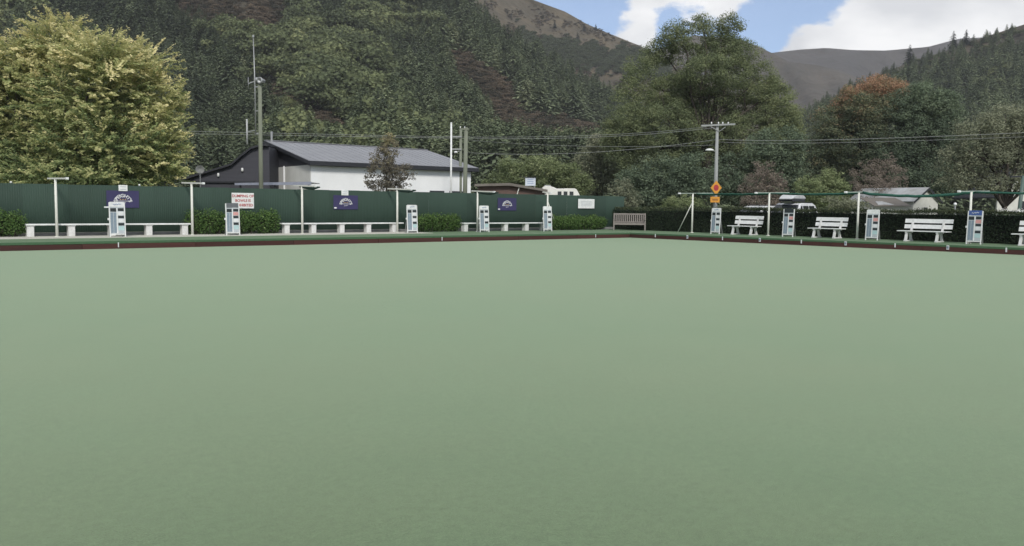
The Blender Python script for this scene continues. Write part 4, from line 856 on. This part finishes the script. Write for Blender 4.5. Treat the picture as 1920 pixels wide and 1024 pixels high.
# white camper
DV = 58.; base = ground_at(1050, DV); b = thing('camper_van', 'rounded white camper roof above the fence right of the brown shed', 'vehicle', base, FACE); s = DV/F
f1 = lambda px, py: ((px-1050)*s, (horizon(px)-py)*s+EYE-GZ)
camw = mat('camper_white', (.72, .71, .66), .4, (.62, .61, .56), 3, 1)
out = [f1(1016, 352), f1(1020, 350), f1(1030, 350), f1(1037, 352), f1(1042, 354.5), f1(1075, 354), f1(1079, 356), f1(1085, 367)]
link('body', MB().prism([(out[0][0], .35)]+out+[(out[-1][0]+.1, .35)], -.9, .95).mesh('body', camw, bevel=.03), b)
for k in range(3): wd = link('window', MB().box(f1(1044+k*11, 0)[0], f1(1051+k*11, 0)[0], -.93, -.901, f1(1045, 366)[1], f1(1045, 359.5)[1]).mesh('window', glass), b)
link('roof_vent', MB().box(f1(1020, 0)[0], f1(1032, 0)[0], -.3, .3, f1(1026, 349.5)[1]-.02, f1(1026, 347.5)[1]).mesh('roof_vent', galv, bevel=.02), b)
tyre = mat('tyre_rubber', (.02, .02, .02), .9)
for sx in (1026, 1076):
    for yy in (-.8, .8): link('wheel', MB().lathe([(0, -.1), (.3, -.1), (.33, -.06), (.33, .06), (.3, .1), (0, .1)], (f1(sx, 0)[0], yy, .33), 16, 'y').mesh('wheel', tyre), b)

# ------------------------------------------------------------ poles and wires
polem = mat('weathered_pole', (.20, .215, .165), .9, (.15, .165, .125), 3, 1, scale3=(4, 4, .4)); polec = mat('concrete_pole', (.30, .31, .305), .85, (.25, .26, .25), 2, 1)
def frame(px, depth):
    base = ground_at(px, depth); s = depth/F
    lean = (px-960)/20430+.010       # how far a true vertical leans in the photo
    return base, (lambda qx, qy: ((qx-lean*(horizon(qx)-qy)-px)*s, 0., (horizon(qx)-qy)*s+EYE-GZ)), s
base, f1, s = frame(490, 51.)
b = thing('radio_mast', 'tall wooden mast with whip antenna and dipoles before the dark annex', 'mast', base, FACE)
h = f1(486, 158)[2]; link('pole', MB().tube([(0, 0, -.2), (0, 0, h)], [.14, .11], 12).mesh('pole', polem, True), b)
a0, a1 = f1(479.5, 254), f1(475, 74); link('whip_antenna', MB().tube([a0, f1(478, 160), a1], [.045, .04, .025], 8).mesh('whip_antenna', galv, True), b)
link('antenna_tip', MB().lathe([(0, .1), (.07, .06), (.07, -.06), (0, -.1)], a1, 8).mesh('antenna_tip', galv), b)
for qy in (166, 210, 252): q = f1(478, qy); link('bracket', MB().bar(q, (0, 0, q[2]), .05, .05).mesh('bracket', galv), b)
q = f1(463, 249); link('dipole', MB().tube([f1(463, 225), f1(463.5, 272)], .05, 8).mesh('dipole', mat('pale_grey', (.45, .46, .46), .6), True), b); link('dipole_arm', MB().bar(f1(464, 248), f1(479, 246), .04, .04).mesh('dipole_arm', galv), b)
link('dipole', MB().tube([f1(465.5, 148), f1(466, 170)], .02, 6).mesh('dipole', galv, True), b); link('dipole_arm', MB().bar(f1(466, 160), f1(479, 155), .05, .05).mesh('dipole_arm', galv), b)
q = f1(481, 153); q2 = f1(491, 155)
sr = link('siren_horn', MB().lathe([(0, -.22), (.1, -.22), (.14, 0), (.20, .14), (.20, .2), (.12, .2), (.08, .02), (0, .02)], (0, 0, 0), 14, 'y').mesh('siren_horn', galv, True), b, (q2[0], -.05, q2[2])); sr.rotation_euler = (0, 0, R(155))
sr = link('siren_horn', MB().lathe([(0, -.22), (.1, -.22), (.13, 0), (.18, .12), (.18, .18), (.1, .18), (.07, .02), (0, .02)], (0, 0, 0), 14, 'y').mesh('siren_horn', galv, True), b, (q[0], .1, q[2])); sr.rotation_euler = (0, 0, R(20))
def insul(b, q): link('insulator', MB().lathe([(0, .13), (.035, .12), (.05, .07), (.03, .05), (.05, .02), (.025, 0), (0, 0)], q, 8).mesh('insulator', white, True), b)
base, f1, s = frame(871, 60.)
b = thing('utility_pole', 'thick weathered wooden utility pole in front of the white building', 'pole', base, FACE)
link('pole', MB().tube([(0, 0, -.2), f1(874, 241)], [.17, .13], 12).mesh('pole', polem, True), b)
q = f1(874, 244); link('crossarm', MB().box(q[0]-.45, q[0]+.2, -.14, -.05, q[2]-.05, q[2]+.06).mesh('crossarm', polem), b)
for dx in (-.4, -.1): insul(b, (q[0]+dx, -.1, q[2]+.06))
base, f1, s = frame(863, 66.)
b = thing('utility_pole', 'thinner utility pole just behind the thick one, with lamp and crossarms', 'pole', base, FACE)
link('pole', MB().tube([(0, 0, -.2), f1(864, 245)], [.13, .1], 10).mesh('pole', polem, True), b)
for qy, w0 in ((258, 13), (281, 10)): q = f1(857, qy); link('crossarm', MB().box(q[0]-w0*s, q[0]+.35, -.2, -.1, q[2]-.05, q[2]+.05).mesh('crossarm', polec), b)
q = f1(855, 287); link('lamp_head', MB().lathe([(0, .1), (.1, .08), (.16, 0), (.1, -.04), (0, -.05)], (q[0], -.25, q[2]), 10).mesh('lamp_head', white, True), b); link('lamp_arm', MB().bar((q[0], -.25, q[2]), (.0, -.05, q[2]+.15), .04, .04).mesh('lamp_arm', galv), b)
base, f1, s = frame(845.5, 62.)
b = thing('flagpole', 'slim plain white flagpole above the white building roof', 'flagpole', base, FACE)
h = f1(845, 233)[2]; link('pole', MB().tube([(0, 0, -.1), (0, 0, h)], [.075, .065], 10).mesh('pole', white, True), b); link('finial', MB().lathe([(0, .08), (.07, .05), (.07, .0), (0, 0)], (0, 0, h), 10).mesh('finial', white, True), b)
DP = 52.; base, f1, s = frame(1341, DP)
b = thing('utility_pole', 'grey concrete street pole with crossarm and street lamp behind the hedge', 'pole', base, FACE)
link('pole', MB().tube([(0, 0, -.2), f1(1345, 238)], [.15, .085], 12).mesh('pole', polec, True), b)
c1, c2 = f1(1314, 238), f1(1377, 235); link('crossarm', MB().bar((c1[0], -.14, c1[2]), (c2[0], -.14, c2[2]), .09, .1).mesh('crossarm', polec), b)
for qx in (1333, 1346, 1354, 1364): q = f1(qx, 235.5); insul(b, (q[0], -.14, q[2]+.02))
for sx in (-1, 1): link('stay', MB().bar((sx*.45, -.16, f1(1345, 238)[2]-.06), (.1, -.1, f1(1345, 245)[2]-.1), .03, .03).mesh('stay', galv), b)
q = f1(1330, 283); lh = link('lamp_head', MB().lathe([(0, .12), (.12, .1), (.2, .02), (.17, -.03), (0, -.05)], (0, 0, 0), 14).mesh('lamp_head', white, True), b, (q[0], -.1, q[2])); lh.scale = (1.35, .8, .9)
link('lamp_arm', MB().tube([(q[0]+.1, -.1, q[2]), f1(1342, 285)], .025, 6).mesh('lamp_arm', galv), b)
# road sign on the pole (its own boards)
orange = mat('sign_orange', (.60, .27, .035), .5); signred = mat('sign_red', (.36, .035, .045), .5)
b = thing('road_sign', 'orange diamond road sign with red disc and plate below', 'sign', (*at(1342, 360, DP-.25)[:2], GZ), FACE)
f2 = lambda qx, qy: ((qx-1342)*s, (horizon(qx)-qy)*s+EYE-GZ)
cx, cz = f2(1342.5, 352.5)
link('diamond_board', MB().prism([(cx-.335, cz), (cx, cz+.44), (cx+.335, cz), (cx, cz-.44)], -.02, 0).mesh('diamond_board', orange), b)
link('disc', MB().lathe([(0, -.004), (.15, -.004), (.15, .0), (0, .0)], (0, 0, 0), 20, 'y').mesh('disc', signred), b, (cx, -.022, cz)).scale = (1, 1, 1.25)
px_, pz = f2(1341, 374.5); link('plate', MB().box(px_-.28, px_+.28, -.02, 0, pz-.17, pz+.17).mesh('plate', orange), b)
link('print_line', MB().box(px_-.17, px_+.17, -.024, -.021, pz-.06, pz+.06).mesh('print_line', mat('orange_brown_print', (.32, .14, .03), .6)), b)
link('bracket', MB().box(cx-.03, cx+.03, .001, .05, pz-.3, cz+.3).mesh('bracket', galv), b)
wirem = mat('wire_grey', (.30, .31, .30), .6)
def wire(label, a, m_, c, r_=.012):
    """overhead wire through three photo points with their distances"""
    A, B, Cc = at(*a), at(*m_), at(*c); ctrl = 2*B-.5*(A+Cc); pts = [(1-t)**2*A+2*t*(1-t)*ctrl+t*t*Cc for t in np.linspace(0, 1, 25)]
    mid = pts[12]; o = thing('overhead_wire', label, 'wire', mid, 0, 'overhead wires'); link('cable', MB().tube([p-mid for p in pts], r_, 5).mesh('cable', wirem, True), o)
wire('thin overhead wire running left from the thin utility pole, upper', (-300, 232, 70), (480, 249, 67), (852, 257, 65.8)); wire('thin overhead wire running left from the thin utility pole, lower', (-300, 240, 71), (480, 253, 67), (866, 259.5, 65.8))
wire('upper overhead wire between the two utility poles', (866, 257, 65.8), (1110, 254, 60), (1325, 238, 52.)); wire('second overhead wire just below the upper one', (872, 259, 60), (1110, 257.5, 56), (1340, 239.5, 52.))
wire('lower overhead wire sagging between the poles', (872, 286, 60), (1085, 287, 56), (1342, 262, 52)); wire('faint dark wire crossing below the upper wires', (872, 262, 60), (1085, 274, 57), (1342, 272, 52), .009)
wire('overhead wire running right from the concrete pole', (1344, 261, 52), (1640, 260, 49), (2300, 230, 44)); wire('faint lower wire running right from the concrete pole', (1343, 266, 52), (1640, 266, 49), (2300, 240, 44), .008)

# ------------------------------------------------------------ street behind the hedge: road, cars, houses
mb = MB(); mb.v = [(40.5, -40, .176), (47.5, -40, .176), (47.5, 120, .176), (40.5, 120, .176)]; mb.f = [(0, 1, 2, 3)]; struct('road', mb.mesh('road', mat('asphalt', (.055, .055, .056), .9, (.045, .045, .046), 3, 1)))
carw = mat('car_white', (.68, .69, .70), .25, spec=.5)
def car(label, px, depth, rz, box=False, hh=1.0):
    base = ground_at(px, depth); base[2] = .18; b = thing('parked_car', label, 'car', base, rz, 'white cars parked behind the hedge')
    low = [(-2.2, .35), (-2.25, .85), (-2.1, 1.0), (2.15, .92), (2.28, .75), (2.25, .35)]
    cab = [(-2.1, .99), (-1.85, 1.62), (-1.5, 1.74), (.25, 1.74), (.55, 1.66), (1.25, .97)]
    low = [(x, z*hh) for x, z in low]; cab = [(x, z*hh) for x, z in cab]
    link('body', MB().prism(low, -.92, .92).mesh('body', carw, bevel=.05), b)
    n = len(cab); k = MB(); k.v = [(x, -.86+.16*(z/hh-.97)/.77, z) for x, z in cab]+[(x, .86-.16*(z/hh-.97)/.77, z) for x, z in cab]; k.f = [tuple(range(n)), tuple(range(2*n-1, n-1, -1))]+[(j, n+j, n+(j+1) % n, (j+1) % n) for j in range(n)]
    link('cabin', k.mesh('cabin', carw, bevel=.03), b)
    yy = lambda z: .86-.16*(z/hh-.97)/.77+.006
    for sgn in (-1, 1):
        for xa, xb, xc, xd in ((-1.75, -.75, -.75, -1.6), (-.65, .25, .15, -.65), (.33, .95, .42, .25)):
            za, zb_ = 1.06*hh, 1.58*hh; k = MB(); k.v = [(xa, sgn*yy(za), za), (xb, sgn*yy(za), za), (xc, sgn*yy(zb_), zb_), (xd, sgn*yy(zb_), zb_)]; k.v += [(x, y-.01*sgn, z) for x, y, z in k.v]; k.f = [(0, 1, 2, 3), (7, 6, 5, 4)]+[(j, 4+j, 4+(j+1) % 4, (j+1) % 4) for j in range(4)]; link('side_window', k.mesh('side_window', glass), b)
        link('headlight', MB().box(2.2, 2.29, sgn*.75-.15, sgn*.75+.15, .66*hh, .8*hh).mesh('headlight', galv, bevel=.02), b)
        for xw in (-1.4, 1.4):
            w_ = link('wheel', MB().lathe([(0, -.11), (.3, -.11), (.34, -.07), (.34, .07), (.3, .11), (0, .11)], (xw, sgn*.84, .34), 18, 'y').mesh('wheel', tyre), b); link('rim', MB().lathe([(0, -.01), (.2, -.01), (.22, 0), (.2, .01), (0, .01)], (xw, sgn*.955, .34), 14, 'y').mesh('rim', galv), w_)
        link('roof_rail', MB().bar((-1.5, sgn*.62, 1.79*hh), (.2, sgn*.62, 1.79*hh), .04, .04).mesh('roof_rail', trim), b)
    k = MB(); k.v = [(1.19, -.76, 1.04*hh), (1.19, .76, 1.04*hh), (.62, .66, 1.62*hh), (.62, -.66, 1.62*hh)]; k.v = [(x+.03, y, z+.02) for x, y, z in k.v]+[(x, y, z-.02) for x, y, z in k.v]; k.f = [(0, 1, 2, 3), (7, 6, 5, 4)]+[(j, 4+j, 4+(j+1) % 4, (j+1) % 4) for j in range(4)]; link('windscreen', k.mesh('windscreen', glass), b)
    if box:
        z0 = 1.84*hh; rb = link('roof_box', MB().prism([(-1.15, z0+.12), (-1.1, z0+.3), (-.7, z0+.42), (.3, z0+.42), (.75, z0+.32), (1.05, z0+.12)], -.42, .42).mesh('roof_box', mat('silver_grey_box', (.52, .53, .54), .35, spec=.5), bevel=.07), b)
        link('box_base', MB().prism([(-1.13, z0+.115), (1.04, z0+.115), (.85, z0), (-.95, z0)], -.40, .40).mesh('box_base', trim), rb)
    return b
car('white car with a silver grey roof box parked behind the hedge', 1484, 50., AZ+math.pi*.78, True, .96)
car('low white car roof just showing over the hedge, left of the roof-box car', 1424, 51., AZ+math.pi*.7, False, .86)
housew = mat('cream_house_wall', (.60, .60, .55), .85, (.52, .52, .47), 2, 1); tin = mat('pale_tin_roof', (.44, .46, .47), .5, (.30, .30, .29), 1.2, 1, metal=.2)
DH = 70.; s = DH/F; base = ground_at(1735, DH); b = thing('white_cottage', 'small white gabled cottage with pale tin roof behind the hedge', 'house', base, FACE+R(30))
zz = lambda px, py: (horizon(px)-py)*s+EYE-GZ
ap, ev = zz(1738, 353), zz(1768, 376); hw = 1.62
link('gable_wall', MB().prism([(-hw, -.1), (-hw, ev), (0, ap-.08), (hw, ev), (hw, -.1)], 0, .15).mesh('gable_wall', housew), b); link('side_wall', MB().box(-hw+.002, -hw+.15, .152, 6, -.1, ev-.02).mesh('side_wall', housew), b); link('side_wall', MB().box(hw-.15, hw-.002, .152, 6, -.1, ev-.02).mesh('side_wall', housew), b)
for sg in (-1, 1):
    e = hw+.25; ze = ap-(ap-ev)*e/hw
    k = MB().hexa([(0, -.25, ap), (sg*e, -.25, ze), (sg*e, 6.2, ze), (0, 6.2, ap), (0, -.25, ap+.06), (sg*e, -.25, ze+.06), (sg*e, 6.2, ze+.06), (0, 6.2, ap+.06)]); link('roof_slope', k.mesh('roof_slope', tin), b)
    link('barge_board', MB().bar((0, -.27, ap-.04), (sg*e, -.27, ze-.04), .03, .13).mesh('barge_board', trim), b)
wd = link('window', MB().box(-.25, .25, -.03, -.002, zz(1733, 396), zz(1733, 389)).mesh('window', trim), b); link('pane', MB().box(-.2, .2, -.036, -.031, zz(1733, 395.5), zz(1733, 389.5)).mesh('pane', glass), wd)
DL = 67.; s = DL/F; base = ground_at(1672, DL); b = thing('lean_to', 'low white lean-to with brown roof left of the white cottage', 'outbuilding', base, FACE)
zz = lambda px, py: (horizon(px)-py)*s+EYE-GZ
link('wall', MB().box(-33*s, 31*s, 0, .15, -.1, zz(1672, 387.5)).mesh('wall', housew), b)
link('roof', MB().hexa([(-36*s, -.3, zz(1640, 387)), (33*s, -.3, zz(1700, 387)), (33*s, 2.6, zz(1700, 371)), (-36*s, 2.6, zz(1640, 371)), (-36*s, -.3, zz(1640, 386)), (33*s, -.3, zz(1700, 386)), (33*s, 2.6, zz(1700, 370)), (-36*s, 2.6, zz(1640, 370))]).mesh('roof', shedr), b)
k = MB(); link('skylight_sheet', MB().hexa([(-26*s, .0, zz(1640, 384.5)), (4*s, .0, zz(1672, 384.5)), (-8*s, 1.1, zz(1672, 378.2)), (-20*s, 1.1, zz(1640, 378.2)), (-26*s, .0, zz(1640, 383.6)), (4*s, .0, zz(1672, 383.6)), (-8*s, 1.1, zz(1672, 377.4)), (-20*s, 1.1, zz(1640, 377.4))]).mesh('skylight_sheet', tin), b)
DR = 74.; s = DR/F; base = ground_at(1945, DR); b = thing('white_house', 'white house gable behind dark tree trunks at the right edge', 'house', base, FACE)
zz = lambda px, py: (horizon(px)-py)*s+EYE-GZ
hw = 76*s; ap, ev = zz(1945, 305), zz(1869, 366)
link('gable_wall', MB().prism([(-hw, -.1), (-hw, ev), (0, ap-.1), (hw, ev), (hw, -.1)], 0, .2).mesh('gable_wall', housew), b)
for sg in (-1, 1):
    e = hw+.35; ze = ap-(ap-ev)*e/hw; k = MB().hexa([(0, -.4, ap), (sg*e, -.4, ze), (sg*e, 7, ze), (0, 7, ap), (0, -.4, ap+.1), (sg*e, -.4, ze+.1), (sg*e, 7, ze+.1), (0, 7, ap+.1)]); link('roof_slope', k.mesh('roof_slope', trim), b)
    link('barge_board', MB().bar((0, -.42, ap-.05), (sg*e, -.42, ze-.05), .03, .22).mesh('barge_board', housew), b)
for xx in (-1.2, 1.2): wd = link('window', MB().box(xx-.5, xx+.5, -.04, -.002, 1.0, 2.3).mesh('window', housew), b); link('pane', MB().box(xx-.42, xx+.42, -.047, -.042, 1.08, 2.22).mesh('pane', glass), wd)
base, f1, s = frame(1908, 46.); b = thing('green_post', 'slender dark green metal post at the right edge behind the hedge', 'post', base, FACE); link('pole', MB().tube([(0, 0, -.1), f1(1919, 330)], [.11, .09], 10).mesh('pole', mat('post_green', (.10, .15, .13), .5), True), b); q = f1(1919, 332); link('crossbar', MB().bar((q[0]-.7, 0, q[2]), (q[0]+.4, 0, q[2]+.02), .06, .08).mesh('crossbar', trim), b)
base, f1, s = frame(1792, 50.); b = thing('garden_lamp', 'small white globe lamp on a post right of the cottage', 'lamp', base, FACE); q = f1(1791, 383); link('globe', MB().lathe([(0, .1), (.07, .07), (.1, 0), (.07, -.07), (0, -.1)], q, 12).mesh('globe', white, True), b); link('post', MB().tube([(0, 0, -.1), (q[0], 0, q[2]-.08)], .05, 8).mesh('post', galv), b)
# white flowers behind the hedge top at the right edge
base, f1, s = frame(1905, 38.5); b = thing('flowering_shrub', 'white flowering shrub along the hedge top at the right edge', 'shrub', base, FACE); g = np.random.default_rng(77)
n = 900; P = np.stack([g.uniform(-42, 70, n)*s, g.normal(size=n)*.14, 0*g.random(n)], -1); P[:, 2] = f1(1905, 400)[2]+np.abs(g.normal(size=n))*.07+.06*np.sin(P[:, 0]*9); v, q_ = leaves(P, g.normal(size=P.shape), g.normal(size=P.shape)+[0, -1, 1], [.06]*n, [.05]*n); link('flower', fastmesh('flower', v, q_, mat('white_petal', (.72, .72, .69), .8)), b)
P = np.stack([g.uniform(-44, 72, 2500)*s, g.normal(size=2500)*.2, g.uniform(.3, f1(1905, 399)[2], 2500)], -1); v, q_ = leaves(P, g.normal(size=P.shape), g.normal(size=P.shape), [.09]*2500, [.06]*2500); link('foliage', fastmesh('foliage', v, q_, darkl, np.full(len(v), .4)), b)

# ------------------------------------------------------------ the air of the valley
mb = MB(); mb.box(-1300, 2600, -900, 2700, -3.2, 330)
hz = link('haze', mb.mesh('haze')); hz['kind'] = 'stuff'
hm = bpy.data.materials.new('haze_air'); hm.use_nodes = True; t = hm.node_tree
for n in list(t.nodes): t.nodes.remove(n)
pv = t.nodes.new('ShaderNodeVolumePrincipled'); pv.inputs['Color'].default_value = (.93, .95, 1, 1); pv.inputs['Density'].default_value = .00018; pv.inputs['Anisotropy'].default_value = .2
o = t.nodes.new('ShaderNodeOutputMaterial'); t.links.new(pv.outputs[0], o.inputs['Volume']); hz.data.materials.append(hm)
